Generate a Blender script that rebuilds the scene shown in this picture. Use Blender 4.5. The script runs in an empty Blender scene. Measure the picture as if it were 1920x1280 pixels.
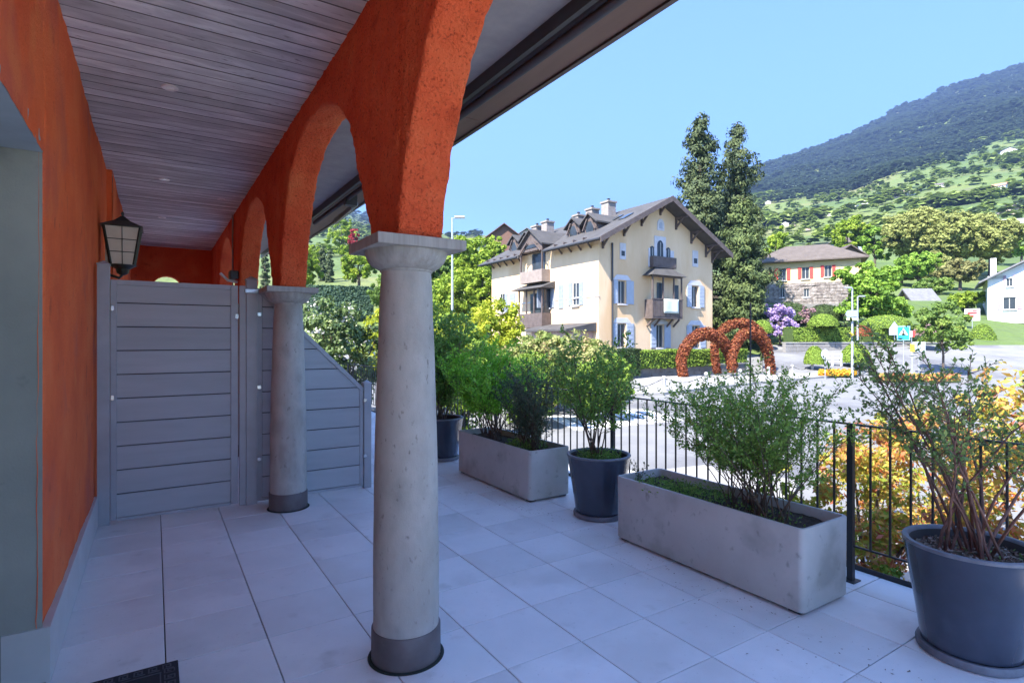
import bpy, bmesh, math, random
import numpy as np
from mathutils import Vector, Matrix, noise
R = math.radians
S = bpy.context.scene
COL = S.collection
# ------------------------------------------------------------------ camera
H = 1.705; F = 1048.0; YAW = R(32.6); SN = math.sin(YAW); CS = math.cos(YAW)
cd = bpy.data.cameras.new('camera'); cam = bpy.data.objects.new('camera', cd); COL.objects.link(cam)
cam.location = (0, 0, H); cam.rotation_euler = (R(90), 0, -YAW)
cd.sensor_width = 36; cd.lens = 36 * F / 1920; cd.shift_y = -2 / 1920; cd.clip_start = .05; cd.clip_end = 20000
S.camera = cam
# ------------------------------------------------------------------ world + sun
SUN_EL = R(49); SUN_AZ = R(196)          # direction towards the sun, counted from +X counter-clockwise
w = bpy.data.worlds.new('World'); S.world = w; w.use_nodes = True
nt = w.node_tree; nt.nodes.clear()
sky = nt.nodes.new('ShaderNodeTexSky'); sky.sky_type = 'NISHITA'; sky.sun_disc = False
sky.sun_elevation = SUN_EL; sky.sun_rotation = R(90) - SUN_AZ; sky.altitude = 400
sky.air_density = 1.0; sky.dust_density = .2; sky.ozone_density = 2.5
bg = nt.nodes.new('ShaderNodeBackground'); bg.inputs[1].default_value = .15
ow = nt.nodes.new('ShaderNodeOutputWorld'); wb = nt.nodes.new('ShaderNodeMix'); wb.data_type = 'RGBA'; wb.blend_type = 'MULTIPLY'; wb.inputs[0].default_value = 1; wb.inputs[7].default_value = (.31, .40, .50, 1)
nt.links.new(sky.outputs[0], wb.inputs[6]); nt.links.new(wb.outputs[2], bg.inputs[0]); nt.links.new(bg.outputs[0], ow.inputs[0])
sl = bpy.data.lights.new('sun', 'SUN'); sl.energy = 3.3; sl.angle = R(.53); sl.color = (1, .95, .87)
so = bpy.data.objects.new('sun', sl); COL.objects.link(so)
sd = Vector((math.cos(SUN_EL) * math.cos(SUN_AZ), math.cos(SUN_EL) * math.sin(SUN_AZ), math.sin(SUN_EL)))
so.rotation_euler = sd.to_track_quat('Z', 'Y').to_euler()
S.view_settings.view_transform = 'Standard'; S.view_settings.look = 'None'
S.view_settings.exposure = 3.0; S.view_settings.gamma = 1; S.view_settings.use_curve_mapping = False
try:
    S.cycles.use_denoising = True; S.cycles.max_bounces = 10; S.cycles.diffuse_bounces = 7
    S.cycles.glossy_bounces = 3; S.cycles.transmission_bounces = 4; S.cycles.volume_bounces = 0
    S.cycles.caustics_reflective = False; S.cycles.caustics_refractive = False
except Exception: pass

# ------------------------------------------------------------------ helpers
def tt(px): return (px - 960) / F
def P(px, d, z=None, py=None):
    t = tt(px)
    if z is None: z = H + d * (638 - py) / F
    return Vector((d * (SN + CS * t), d * (CS - SN * t), z))
def onY(px, py, Y):      # point of the plane Y=const
    t = tt(px); d = Y / (CS - SN * t); return d * (SN + CS * t), H + d * (638 - py) / F
def onX(px, py, X):
    t = tt(px); d = X / (SN + CS * t); return d * (CS - SN * t), H + d * (638 - py) / F
def dep(x, y): return x * SN + y * CS
def smooth(a, b, x):
    k = min(1, max(0, (x - a) / (b - a))); return k * k * (3 - 2 * k)

def mat(name, stops=None, scale=3, rough=.7, bump=None, metallic=0, detail=6, rand=0, stretch=(1, 1, 1), spec=.5, obj=False,
        spots=None, attr=None, transl=0, coat=0, dist=0):
    m = bpy.data.materials.new(name); m.use_nodes = True; n = m.node_tree; N = n.nodes; L = n.links
    b = N['Principled BSDF']; b.inputs['Roughness'].default_value = rough; b.inputs['Metallic'].default_value = metallic
    b.inputs['Specular IOR Level'].default_value = spec
    if coat: b.inputs['Coat Weight'].default_value = coat; b.inputs['Coat Roughness'].default_value = .08
    if obj:
        tc = N.new('ShaderNodeTexCoord'); src = tc.outputs['Object']
    else:
        g = N.new('ShaderNodeNewGeometry'); src = g.outputs['Position']
    mp = N.new('ShaderNodeMapping'); mp.inputs['Scale'].default_value = stretch; L.new(src, mp.inputs[0]); src = mp.outputs[0]
    if rand:
        oi = N.new('ShaderNodeObjectInfo')
        ad = N.new('ShaderNodeVectorMath'); ad.operation = 'MULTIPLY_ADD'
        cb = N.new('ShaderNodeCombineXYZ')
        for i in range(3): L.new(oi.outputs['Random'], cb.inputs[i])
        L.new(cb.outputs[0], ad.inputs[0]); ad.inputs[1].default_value = (37, 53, 71); L.new(src, ad.inputs[2]); src = ad.outputs[0]
    if attr:
        at = N.new('ShaderNodeAttribute'); at.attribute_name = attr; fac = at.outputs['Fac']
    else:
        nz = N.new('ShaderNodeTexNoise'); nz.inputs['Scale'].default_value = scale; nz.inputs['Detail'].default_value = detail
        nz.inputs['Distortion'].default_value = dist; nz.inputs['Roughness'].default_value = .6
        L.new(src, nz.inputs['Vector']); fac = nz.outputs['Fac']
    cr = N.new('ShaderNodeValToRGB'); e = cr.color_ramp.elements
    st = stops if isinstance(stops[0][0], (int, float)) and len(stops[0]) == 2 else stops
    while len(e) < len(st): e.new(.5)
    for i, (p, c) in enumerate(st): e[i].position = p; e[i].color = (*c, 1)
    L.new(fac, cr.inputs[0]); colr = cr.outputs[0]
    if rand:
        hs = N.new('ShaderNodeHueSaturation'); mr = N.new('ShaderNodeMapRange')
        mr.inputs[3].default_value = 1 - rand; mr.inputs[4].default_value = 1 + rand
        L.new(oi.outputs['Random'], mr.inputs[0]); L.new(mr.outputs[0], hs.inputs['Value']); L.new(colr, hs.inputs['Color']); colr = hs.outputs[0]
    if spots:        # (scale, threshold, colour, strength)
        for sc_, th, c, k in spots:
            n2 = N.new('ShaderNodeTexNoise'); n2.inputs['Scale'].default_value = sc_; n2.inputs['Detail'].default_value = 5
            L.new(src, n2.inputs['Vector'])
            r2 = N.new('ShaderNodeMapRange'); r2.inputs[1].default_value = th; r2.inputs[2].default_value = th + .12; r2.inputs[4].default_value = k
            L.new(n2.outputs['Fac'], r2.inputs[0])
            mx = N.new('ShaderNodeMix'); mx.data_type = 'RGBA'; L.new(r2.outputs[0], mx.inputs[0]); L.new(colr, mx.inputs[6]); mx.inputs[7].default_value = (*c, 1)
            colr = mx.outputs[2]
    L.new(colr, b.inputs['Base Color'])
    if bump:
        prev = None
        for sc_, k, dst in bump:
            n3 = N.new('ShaderNodeTexNoise'); n3.inputs['Scale'].default_value = sc_; n3.inputs['Detail'].default_value = 4
            L.new(src, n3.inputs['Vector'])
            bp = N.new('ShaderNodeBump'); bp.inputs['Strength'].default_value = k; bp.inputs['Distance'].default_value = dst
            L.new(n3.outputs['Fac'], bp.inputs['Height'])
            if prev: L.new(prev, bp.inputs['Normal'])
            prev = bp.outputs[0]
        L.new(prev, b.inputs['Normal'])
    if transl:
        tr = N.new('ShaderNodeBsdfTranslucent'); ms = N.new('ShaderNodeMixShader'); ms.inputs[0].default_value = transl
        L.new(colr, tr.inputs['Color']); L.new(b.outputs[0], ms.inputs[1]); L.new(tr.outputs[0], ms.inputs[2])
        L.new(ms.outputs[0], N['Material Output'].inputs[0])
    return m
def flat(name, c, rough=.6, metallic=0, v=.12, sc=8, **k):
    return mat(name, [(.3, tuple(x * (1 - v) for x in c)), (.7, tuple(min(1, x * (1 + v)) for x in c))], scale=sc, rough=rough, metallic=metallic, **k)

class MB:
    def __init__(s): s.v = []; s.f = []
    def add(s, vs, fs):
        o = len(s.v); s.v += [tuple(v) for v in vs]; s.f += [tuple(i + o for i in f) for f in fs]; return s
    def box(s, a, b):
        x0, y0, z0 = [min(a[i], b[i]) for i in range(3)]; x1, y1, z1 = [max(a[i], b[i]) for i in range(3)]
        return s.add([(x0,y0,z0),(x1,y0,z0),(x1,y1,z0),(x0,y1,z0),(x0,y0,z1),(x1,y0,z1),(x1,y1,z1),(x0,y1,z1)],
              [(0,3,2,1),(4,5,6,7),(0,1,5,4),(1,2,6,5),(2,3,7,6),(3,0,4,7)])
    def obb(s, o, u, v, w_, a, b):       # box in a frame
        o = Vector(o); u = Vector(u); v = Vector(v); w_ = Vector(w_); m = MB().box(a, b)
        return s.add([o + u * p[0] + v * p[1] + w_ * p[2] for p in m.v], m.f)
    def prism(s, pts, ext):            # polygon pts (3D) extruded by vector
        n = len(pts); ext = Vector(ext); q = [Vector(p) for p in pts]
        return s.add(q + [p + ext for p in q], [tuple(range(n))[::-1], tuple(range(n, 2 * n))] + [(i, (i + 1) % n, n + (i + 1) % n, n + i) for i in range(n)])
    def bar(s, p0, p1, wd, ht, up=(0, 0, 1)):
        p0 = Vector(p0); p1 = Vector(p1); d = (p1 - p0); L = d.length; d.normalize(); up = Vector(up)
        sd_ = d.cross(up).normalized(); u2 = sd_.cross(d)
        return s.obb(p0, d, sd_, u2, (0, -wd / 2, -ht / 2), (L, wd / 2, ht / 2))
    def tube(s, pts, rad, n=6, cap=True):
        pts = [Vector(p) for p in pts]; k = len(pts)
        if isinstance(rad, (int, float)): rad = [rad] * k
        o = len(s.v); ref = Vector((.3, .2, 1)).normalized()
        for i, p in enumerate(pts):
            d = (pts[min(i + 1, k - 1)] - pts[max(i - 1, 0)]).normalized()
            a = d.cross(ref)
            if a.length < .05: a = d.cross(Vector((1, 0, 0)))
            a.normalize(); b = d.cross(a)
            for j in range(n):
                t = 2 * math.pi * j / n; s.v.append(tuple(p + (a * math.cos(t) + b * math.sin(t)) * rad[i]))
        for i in range(k - 1):
            for j in range(n):
                s.f.append((o + i * n + j, o + i * n + (j + 1) % n, o + (i + 1) * n + (j + 1) % n, o + (i + 1) * n + j))
        if cap: s.f.append(tuple(o + j for j in range(n))[::-1]); s.f.append(tuple(o + (k - 1) * n + j for j in range(n)))
        return s
    def lathe(s, c, prof, n=32, capb=False, capt=False):
        c = Vector(c); o = len(s.v); k = len(prof)
        for r_, z in prof:
            for j in range(n):
                t = 2 * math.pi * j / n; s.v.append((c.x + r_ * math.cos(t), c.y + r_ * math.sin(t), c.z + z))
        for i in range(k - 1):
            for j in range(n): s.f.append((o + i * n + j, o + i * n + (j + 1) % n, o + (i + 1) * n + (j + 1) % n, o + (i + 1) * n + j))
        if capb: s.f.append(tuple(o + j for j in range(n))[::-1])
        if capt: s.f.append(tuple(o + (k - 1) * n + j for j in range(n)))
        return s
    def mesh(s, name, m, sm=False):
        me = bpy.data.meshes.new(name); me.from_pydata(s.v, [], s.f); me.update()
        if m: me.materials.append(m)
        if sm: me.polygons.foreach_set('use_smooth', [True] * len(me.polygons)); me.set_sharp_from_angle(angle=R(40))
        return me
def link(name, me, parent=None, loc=(0, 0, 0), rz=0):
    o = bpy.data.objects.new(name, me); COL.objects.link(o); o.location = loc; o.rotation_euler = (0, 0, rz)
    if parent: o.parent = parent
    return o
def part(name, mb, m, parent=None, sm=False, kind=None, label=None, bevel=0):
    me = mb.mesh(name, m, sm)
    o = bpy.data.objects.new(name, me); COL.objects.link(o)
    if parent:
        o.parent = parent; q = parent; off = Vector((0, 0, 0)); M = Matrix.Identity(4)
        while q: M = (Matrix.Translation(q.location) @ q.rotation_euler.to_matrix().to_4x4()) @ M; q = q.parent
        if not parent.get('_local'): me.transform(M.inverted())
    else:                                   # origin at the base of the thing
        if me.vertices:
            a = np.empty(len(me.vertices) * 3); me.vertices.foreach_get('co', a); a = a.reshape(-1, 3)
            c = Vector(((a[:, 0].min() + a[:, 0].max()) / 2, (a[:, 1].min() + a[:, 1].max()) / 2, a[:, 2].min()))
            me.transform(Matrix.Translation(-c)); o.location = c
    if bevel:
        md = o.modifiers.new('bevel', 'BEVEL'); md.width = bevel; md.segments = 2; md.limit_method = 'ANGLE'; md.angle_limit = R(40)
    if kind: o['kind'] = kind
    if label: o['label'] = label
    return o
def thing(name, label, cat, loc=(0, 0, 0), group=None, rz=0):
    o = bpy.data.objects.new(name, None); COL.objects.link(o); o.location = loc; o.rotation_euler = (0, 0, rz); o.empty_display_size = .2
    o['label'] = label; o['category'] = cat
    if group: o['group'] = group
    return o
def tag(o, label, cat, group=None, kind=None):
    o['label'] = label; o['category'] = cat
    if group: o['group'] = group
    if kind: o['kind'] = kind
    return o
def struct(name, mb, m, sm=False, parent=None):
    o = part(name, mb, m, parent, sm); o['kind'] = 'structure'; return o

def quads(name, C_, U, V, A, m, parent=None, kind='stuff', fold=.25, attr2=None):
    """leaf blades: centre C, half length vector U, half width vector V, per-leaf random A"""
    n = len(C_); Nn = np.cross(U, V); ln = np.linalg.norm(Nn, axis=1, keepdims=True) + 1e-9
    Nn = Nn / ln * np.linalg.norm(V, axis=1, keepdims=True) * fold
    vs = np.stack([C_ - U, C_ - U * .1 + V + Nn, C_ + U, C_ - U * .1 - V + Nn], 1).reshape(-1, 3)
    M = Matrix.Identity(4); q = parent
    if q is not None:
        vs = vs - np.array(q.location)
    me = bpy.data.meshes.new(name); me.vertices.add(n * 4); me.vertices.foreach_set('co', vs.astype(np.float32).ravel())
    me.loops.add(n * 4); me.loops.foreach_set('vertex_index', np.arange(n * 4, dtype=np.int32))
    me.polygons.add(n); me.polygons.foreach_set('loop_start', np.arange(0, n * 4, 4, dtype=np.int32))
    me.polygons.foreach_set('loop_total', np.full(n, 4, dtype=np.int32))
    a = me.attributes.new('rnd', 'FLOAT', 'FACE'); a.data.foreach_set('value', A.astype(np.float32))
    me.update(calc_edges=True); me.materials.append(m)
    o = bpy.data.objects.new(name, me); COL.objects.link(o)
    if parent: o.parent = parent
    if kind: o['kind'] = kind
    return o
def unit(a): return a / (np.linalg.norm(a, axis=1, keepdims=True) + 1e-9)

# ------------------------------------------------------------------ terrain
RIDGE = [(-3000, 380), (300, 385), (560, 388), (640, 392), (690, 405), (760, 430), (860, 455), (1240, 455), (1330, 380), (1414, 319), (1444, 309), (1485, 295), (1541, 273), (1575, 262),
         (1654, 224), (1687, 207), (1732, 196), (1762, 179), (1819, 156), (1875, 136), (1920, 122), (2100, 70), (2600, 20), (5000, 0)]
def lerp(tab, x):
    if x <= tab[0][0]: return tab[0][1]
    for (a, b), (c, d) in zip(tab, tab[1:]):
        if x <= c: return b + (d - b) * (x - a) / (c - a)
    return tab[-1][1]
D_R = 1700.0
GZ = -.8
def hz(px, d, nz=True):
    base = [(0, GZ), (40, GZ), (50, .8), (56, 2.2), (70, 6.4), (100, 12.5)]
    if px < 1430: base = [(0, GZ), (48, GZ), (54, 1.0), (70, 6), (100, 13)]
    if d <= 100: z = lerp(base, d)
    else:
        yr = lerp(RIDGE, px); y1 = 638 - (12.7 - H) / 100 * F
        k = math.log(d / 100) / math.log(D_R / 100)
        if k <= 1: y = y1 + (yr - y1) * k ** 1.05; z = H + d * (638 - y) / F
        else: z = H + D_R * (638 - yr) / F - (d - D_R) * .2
        if nz:
            x_, y_ = P(px, d, 0)[:2]; am = min(1, (d - 100) / 500) * (1 - .75 * smooth(.8, 1, k))
            z += am * (noise.noise(Vector((x_ / 260, y_ / 260, 3))) * 34 + noise.noise(Vector((x_ / 90, y_ / 90, 7))) * 12) * min(1.3, d / 900)
            z += smooth(.9, 1, k) * (noise.noise(Vector((x_ / 50, y_ / 50, 1))) * 9)
    return z
def hill_at(px, py):
    d = 60
    while d < D_R * 1.05:
        z = hz(px, d)
        if 638 - (z - H) / d * F <= py: return P(px, d, z), d
        d *= 1.012
    return P(px, D_R, hz(px, D_R)), D_R

asphalt = mat('asphalt', [(.3, (.15, .15, .155)), (.7, (.21, .208, .205))], scale=.5, rough=.9, bump=[(60, .3, .01)], spots=[(.22, .53, (.10, .10, .11), .8), (.7, .6, (.25, .25, .245), .6), (3, .66, (.09, .09, .095), .5)])
paving = mat('pale_paving', [(.3, (.25, .24, .23)), (.7, (.33, .32, .30))], scale=1.2, rough=.9, bump=[(30, .3, .01)])
grass = mat('grass_ground', [(.35, (.035, .06, .012)), (.5, (.065, .10, .02)), (.6, (.10, .125, .03)), (.72, (.13, .13, .05))], scale=.35, rough=1, bump=[(9, .6, .1)])
hillm = mat('hill_meadow', [(.33, (.055, .09, .024)), (.44, (.08, .125, .03)), (.52, (.11, .15, .036)), (.60, (.14, .155, .05)), (.72, (.16, .14, .075))], scale=.012, rough=1, detail=9, bump=[(.15, .8, 4)],
            spots=[(.03, .62, (.10, .085, .06), .6)])
soilm = mat('soil', [(.35, (.035, .025, .018)), (.65, (.09, .065, .045))], scale=30, rough=1, bump=[(80, 1, .02)])

g = MB(); g.box((-2500, -2500, -1.4), (5100, 4200, -1.3)); struct('ground', g, grass)
# street level sheet round the building, draped
def sheet(px_list, d_list, off):
    m = MB(); k = len(d_list)
    for p in px_list:
        for d in d_list: m.v.append(tuple(P(p, d, hz(p, d) + off)))
    for i in range(len(px_list) - 1):
        for j in range(k - 1): m.f.append((i * k + j, (i + 1) * k + j, (i + 1) * k + j + 1, i * k + j + 1))
    return m
street = MB(); street.v = []; n_ = 0
sm_ = sheet([-900, -400, 0, 400, 700, 900, 1100, 1300, 1429, 1431, 1500, 1600, 1750, 1900, 2200, 2800, 3600], [1.2, 10, 20, 30, 38, 40, 42, 44, 46, 48, 50, 52], .0)
struct('road', sm_, asphalt)
# hillside
pxs = [-600, -300, 0, 200] + list(range(350, 1380, 16)) + list(range(1380, 2000, 5)) + list(range(2005, 2600, 40)) + [2700, 2800]
ds = [50, 56, 62, 70, 85, 100]
while ds[-1] < 2300: ds.append(ds[-1] * 1.028)
hm = sheet(pxs, ds, -.02)
struct('hillside', hm, hillm, sm=True)

# ------------------------------------------------------------------ terrace floor
tile_m = mat('terrace_tile', [(.3, (.70, .705, .70)), (.7, (.80, .80, .79))], scale=2.2, rough=.5, rand=.07, bump=[(160, .18, .002), (9, .08, .004)],
             spots=[(1.4, .56, (.60, .60, .59), .6), (45, .66, (.42, .42, .40), .6), (5, .62, (.55, .545, .52), .6), (.8, .57, (.62, .60, .56), .6)])
scr = MB(); scr.box((-.8, -7, -.08), (4.42, 14.2, -.028)); scr.box((4.39, -7, -.8), (4.42, 14.2, -.081)); scr.box((-.8, 14.17, -.8), (4.389, 14.2, -.081))
floor = struct('terrace_floor', scr, flat('screed', (.17, .165, .155), .95))
floor['_local'] = 0
def tile_mesh(wx, wy):
    bm = bmesh.new(); bmesh.ops.create_cube(bm, size=1)
    bmesh.ops.scale(bm, vec=(wx, wy, .026), verts=bm.verts)
    ed = [e for e in bm.edges if all(v.co.z > 0 for v in e.verts)]
    bmesh.ops.bevel(bm, geom=ed, offset=.0022, segments=1, affect='EDGES')
    me = bpy.data.meshes.new('tile'); bm.to_mesh(me); bm.free(); me.materials.append(tile_m); return me
xs = [-.45] + [.05 + .4975 * i for i in range(9)] + [4.40]; ys = [2.4615 + .5 * k for k in range(-5, 24)]
tm = {}; rt = random.Random(3)
for i in range(len(xs) - 1):
    for j in range(len(ys) - 1):
        if ys[j] > 13.9: continue
        wx = round(xs[i + 1] - xs[i] - .0062, 4); wy = round(ys[j + 1] - ys[j] - .0062, 4)
        me = tm.setdefault((wx, wy), None) or tile_mesh(wx, wy); tm[(wx, wy)] = me
        o = link('tile', me); o.parent = floor
        o.location = Vector(((xs[i] + xs[i + 1]) / 2, (ys[j] + ys[j + 1]) / 2, -.0135 + rt.uniform(-.0006, .0006))) - floor.location
        o.rotation_euler = (rt.gauss(0, .0006), rt.gauss(0, .0006), 0)
# rest of the floor behind the camera
fb = MB(); fb.box((-.45, -7, -.026), (4.4, -.05, -.001)); struct('terrace_floor', fb, tile_m)

# ------------------------------------------------------------------ orange plaster
plaster = mat('orange_plaster', [(.28, (.76, .10, .04)), (.5, (.88, .15, .055)), (.72, (.94, .21, .08))], scale=2.2, rough=.9, detail=8, bump=[(120, 1, .014), (45, 1, .022), (260, .4, .004)], spec=.2,
              spots=[(5, .60, (.52, .06, .02), .55), (60, .57, (.36, .035, .015), .65), (2.2, .6, (.92, .26, .09), .5)])
plaster_s = mat('orange_plaster_fine', [(.28, (.78, .13, .05)), (.5, (.90, .175, .06)), (.72, (.95, .235, .085))], scale=1.6, rough=.92, detail=8, bump=[(140, .8, .010), (45, .7, .014)], spec=.2,
               spots=[(60, .64, (.40, .06, .03), .45), (1.1, .54, (.66, .15, .10), .7), (7, .62, (.5, .09, .05), .5), (2.6, .6, (.9, .28, .10), .5)])
COLS = [2.875 + 3.18 * k for k in range(-1, 4)]
prof = [(.235, 2.235), (.262, 2.34), (.37, 2.50), (.55, 2.83), (.73, 3.12), (1.02, 3.32), (1.33, 3.43), (1.62, 3.465), (1.93, 3.45), (2.22, 3.38), (2.45, 3.25), (2.62, 3.09), (2.74, 2.92), (2.85, 2.72), (2.945, 2.48), (3.0, 2.235)]
def catmull(pts, step):
    out = []
    q = [pts[0]] + pts + [pts[-1]]
    for i in range(1, len(q) - 2):
        p0, p1, p2, p3 = [Vector(a) for a in q[i - 1:i + 3]]; n = max(1, int((p2 - p1).length / step))
        for k in range(n):
            t = k / n; out.append(.5 * ((2 * p1) + (p2 - p0) * t + (2 * p0 - 5 * p1 + 4 * p2 - p3) * t * t + (3 * p1 - p0 - 3 * p2 + p3) * t ** 3))
    out.append(Vector(pts[-1])); return out
def arcade():
    path = [Vector((-.65 + .03 * k, 2.235)) for k in range(5)]
    for ci, c in enumerate(COLS):
        st = .03 if -1 < c < 7 else .06
        n = 14 if st < .05 else 7
        for k in range(n): path.append(Vector((c - .18 + (.18 + .235) * k / n, 2.235)))
        if c + 3.18 < 14:
            path += catmull([(c + a, b) for a, b in prof], st)[:-1]
    path.append(Vector((13.8, 2.235)))
    m = MB(); X0, X1, ZT, ZO = 1.04, 1.29, 3.70, 3.82
    NI = 30; NS = 9; r = .022
    rows = []
    K = len(path)
    for i, p in enumerate(path):
        a = path[max(0, i - 1)]; b = path[min(K - 1, i + 1)]; t = (b - a)
        if t.length < 1e-6: t = Vector((1, 0))
        t.normalize(); nn = Vector((-t.y, t.x))     # points up into the wall (t.x>0)
        row = []
        def put(x, y, z, nx, ny, nz_):
            q = Vector((x, y, z))
            dsp = noise.noise(q * 9) * .008 + noise.noise(q * 24) * .009 + noise.noise(q * 55) * .004
            row.append((x + nx * dsp, y + ny * dsp, z + nz_ * dsp))
        for k in range(NI):
            f = k / (NI - 1); z = ZT + (p.y + r - ZT) * f; put(X0, p.x + (nn.x * r) * f ** 8, z, -1, 0, 0)
        for k in (1, 2):                                  # rounded arris
            an = math.pi / 2 * k / 3; put(X0 + r * (1 - math.cos(an)), p.x + nn.x * r * (1 - math.sin(an)), p.y + nn.y * r * (1 - math.sin(an)), -math.cos(an), -nn.x * math.sin(an), -nn.y * math.sin(an))
        for k in range(NS):
            f = k / (NS - 1); put(X0 + r + (X1 - X0 - 2 * r) * f, p.x, p.y, 0, -nn.x, -nn.y)
        for k in (2, 1):
            an = math.pi / 2 * k / 3; put(X1 - r * (1 - math.cos(an)), p.x + nn.x * r * (1 - math.sin(an)), p.y + nn.y * r * (1 - math.sin(an)), math.cos(an), -nn.x * math.sin(an), -nn.y * math.sin(an))
        for k in range(20):
            f = 1 - k / 19; z = ZO + (p.y + r - ZO) * f; put(X1, p.x + (nn.x * r) * f ** 8, z, 1, 0, 0)
        rows.append(row)
    n = len(rows[0])
    for row in rows: m.v += row
    for i in range(K - 1):
        for j in range(n - 1): m.f.append((i * n + j, i * n + j + 1, (i + 1) * n + j + 1, (i + 1) * n + j))
    return m
aw = thing('arcade_wall', 'orange roughcast wall of tall arches carried on the grey stone columns', 'wall', (1.165, 4, 2.235))
part('wall', arcade(), plaster, aw, sm=True)
cdt = MB().tube([(1.028, 9.7, 2.3), (1.028, 9.7, 3.66)], .012); part('conduit', cdt, flat('conduit_grey', (.35, .3, .3), .5), aw)

# left wall with doorway
lw = thing('house_wall', 'orange plastered house wall on the left with a pale stone skirting', 'wall', (-.5, 6, 0))
def plane_grid(fn, nu, nv):
    m = MB()
    for i in range(nu + 1):
        for j in range(nv + 1): m.v.append(fn(i / nu, j / nv))
    for i in range(nu):
        for j in range(nv): m.f.append((i * (nv + 1) + j, (i + 1) * (nv + 1) + j, (i + 1) * (nv + 1) + j + 1, i * (nv + 1) + j + 1))
    return m
def lwf(y0, y1, z0, z1, x=-.465, r=0):
    def fn(a, b):
        y = y0 + (y1 - y0) * a; z = z0 + (z1 - z0) * b; q = Vector((x, y, z))
        d = noise.noise(q * 5) * .006 + noise.noise(q * 17) * .004 + noise.noise(Vector((x, y * 1.3, z * .35))) * .012
        e = 0
        if r: e = max(0, 1 - (y - y0) / .03) ** 2 * .02
        return (x + d - e, y, z)
    return fn
m = plane_grid(lwf(3.585, 7.9, 0, 3.70, r=1), 150, 80)
part('wall', m, plaster_s, lw, sm=True)
m = plane_grid(lwf(7.9, 13.8, 0, 3.70, -.41), 50, 24); m.box((-.6, 7.88, 0), (-.412, 7.9, 3.7))
part('wall', m, plaster_s, lw, sm=False)
m = plane_grid(lwf(-.65, 3.5849, 2.635, 3.70), 120, 24); part('wall', m, plaster_s, lw, sm=True)
m = plane_grid(lwf(-.65, .9, 0, 2.63), 30, 24); part('wall', m, plaster_s, lw, sm=True)
grn = mat('grey_green_render', [(.3, (.25, .265, .24)), (.7, (.34, .35, .31))], scale=1.8, rough=.9, bump=[(90, .3, .004), (7, .2, .01)], spots=[(2.6, .60, (.17, .19, .19), .75), (9, .66, (.12, .14, .14), .5)])
def jamb(a, b):
    x = -.468 - .42 * a; z = 2.64 * b; q = Vector((x, 3.6, z))
    return (x, 3.588 + noise.noise(q * 4) * .004 + .0, z)
jm = plane_grid(jamb, 16, 60); part('door_jamb', jm, grn, lw, sm=True)
m = MB(); m.box((-.89, .9, 2.635), (-.466, 3.585, 2.72)); part('lintel', m, flat('blue_grey_render', (.36, .42, .47), .9, sc=3, bump=[(60, .3, .004)]), lw)
m = MB(); m.box((-.95, .9, 0), (-.89, 3.60, 2.70)); part('door', m, grn, lw)
m = MB(); m.box((-.89, .8, 0), (-.466, .9, 2.7)); part('door_jamb', m, grn, lw)
m = MB(); m.box((-.95, .9, -.02), (-.452, 3.587, .018)); part('threshold', m, flat('threshold_stone', (.35, .34, .32), .8), lw, bevel=.004)
skm = mat('skirting_stone', [(.3, (.50, .50, .49)), (.7, (.58, .575, .56))], scale=3, rough=.6, rand=.05, bump=[(80, .1, .002)])
yy = 3.60
k_ = 0
while yy < 6.3:
    L_ = min(.6, 6.34 - yy); m = MB(); m.box((-.475, yy + .002, .002), (-.436, yy + L_ - .002, .285)); part('skirting_panel', m, skm, lw, bevel=.003); yy += L_
m = MB(); m.box((-.62, 3.573, .002), (-.436, 3.598, .285)); part('skirting_panel', m, skm, lw)

# end wall with small arched opening
ew = MB()
cx, hw_, zs = .22, .27, 2.80
arc = [(cx - hw_, 0), (cx - hw_, zs)] + [(cx - hw_ * math.cos(math.pi * k / 10), zs + .26 * math.sin(math.pi * k / 10)) for k in range(1, 10)] + [(cx + hw_, zs), (cx + hw_, 0)]
ew.prism([(-.6, 13.8, 0), (arc[0][0], 13.8, 0), (arc[1][0], 13.8, zs), (-.6, 13.8, zs)], (0, .25, 0))
ew.prism([(arc[-1][0], 13.8, 0), (1.3, 13.8, 0), (1.3, 13.8, zs), (arc[-2][0], 13.8, zs)], (0, .25, 0))
top = arc[1:-1]
for a, b in zip(top, top[1:]): ew.prism([(a[0], 13.8, a[1]), (b[0], 13.8, b[1]), (b[0], 13.8, 3.7), (a[0], 13.8, 3.7)], (0, .25, 0))
ew.prism([(-.6, 13.8, zs), (cx - hw_, 13.8, zs), (cx - hw_, 13.8, 3.7), (-.6, 13.8, 3.7)], (0, .25, 0))
ew.prism([(cx + hw_, 13.8, zs), (1.3, 13.8, zs), (1.3, 13.8, 3.7), (cx + hw_, 13.8, 3.7)], (0, .25, 0))
o = part('end_wall', ew, plaster, None); tag(o, 'dark red wall closing the far end of the arcade above the gate', 'wall')

# building mass and roof over the terrace edge
bm_ = MB(); bm_.box((-8, -.65, -.8), (-1.0, 14.2, 3.75)); bm_.box((-.999, 3.70, -.8), (-.48, 14.19, 3.74)); bm_.box((-.999, -.65, 2.73), (-.48, 3.69, 3.745)); bm_.box((-.999, -.65, -.8), (-.49, .79, 2.729))
hb = thing('house', 'house whose arcade and roof overhang shade the terrace', 'house', (-4, 3, -.8))
part('wall', bm_, plaster_s, hb)
soff = mat('soffit_paint', [(.3, (.26, .27, .29)), (.7, (.33, .34, .36))], scale=6, rough=.8)
brown = mat('brown_board', [(.3, (.12, .07, .06)), (.7, (.18, .11, .09))], scale=4, rough=.6, stretch=(1, .12, 1), bump=[(20, .2, .004)])
darkm = flat('dark_metal', (.035, .036, .042), .45, sc=20)
roofm = mat('roof_slate', [(.3, (.12, .10, .10)), (.7, (.2, .17, .16))], scale=3, rough=.8, bump=[(12, .5, .03)])
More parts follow.
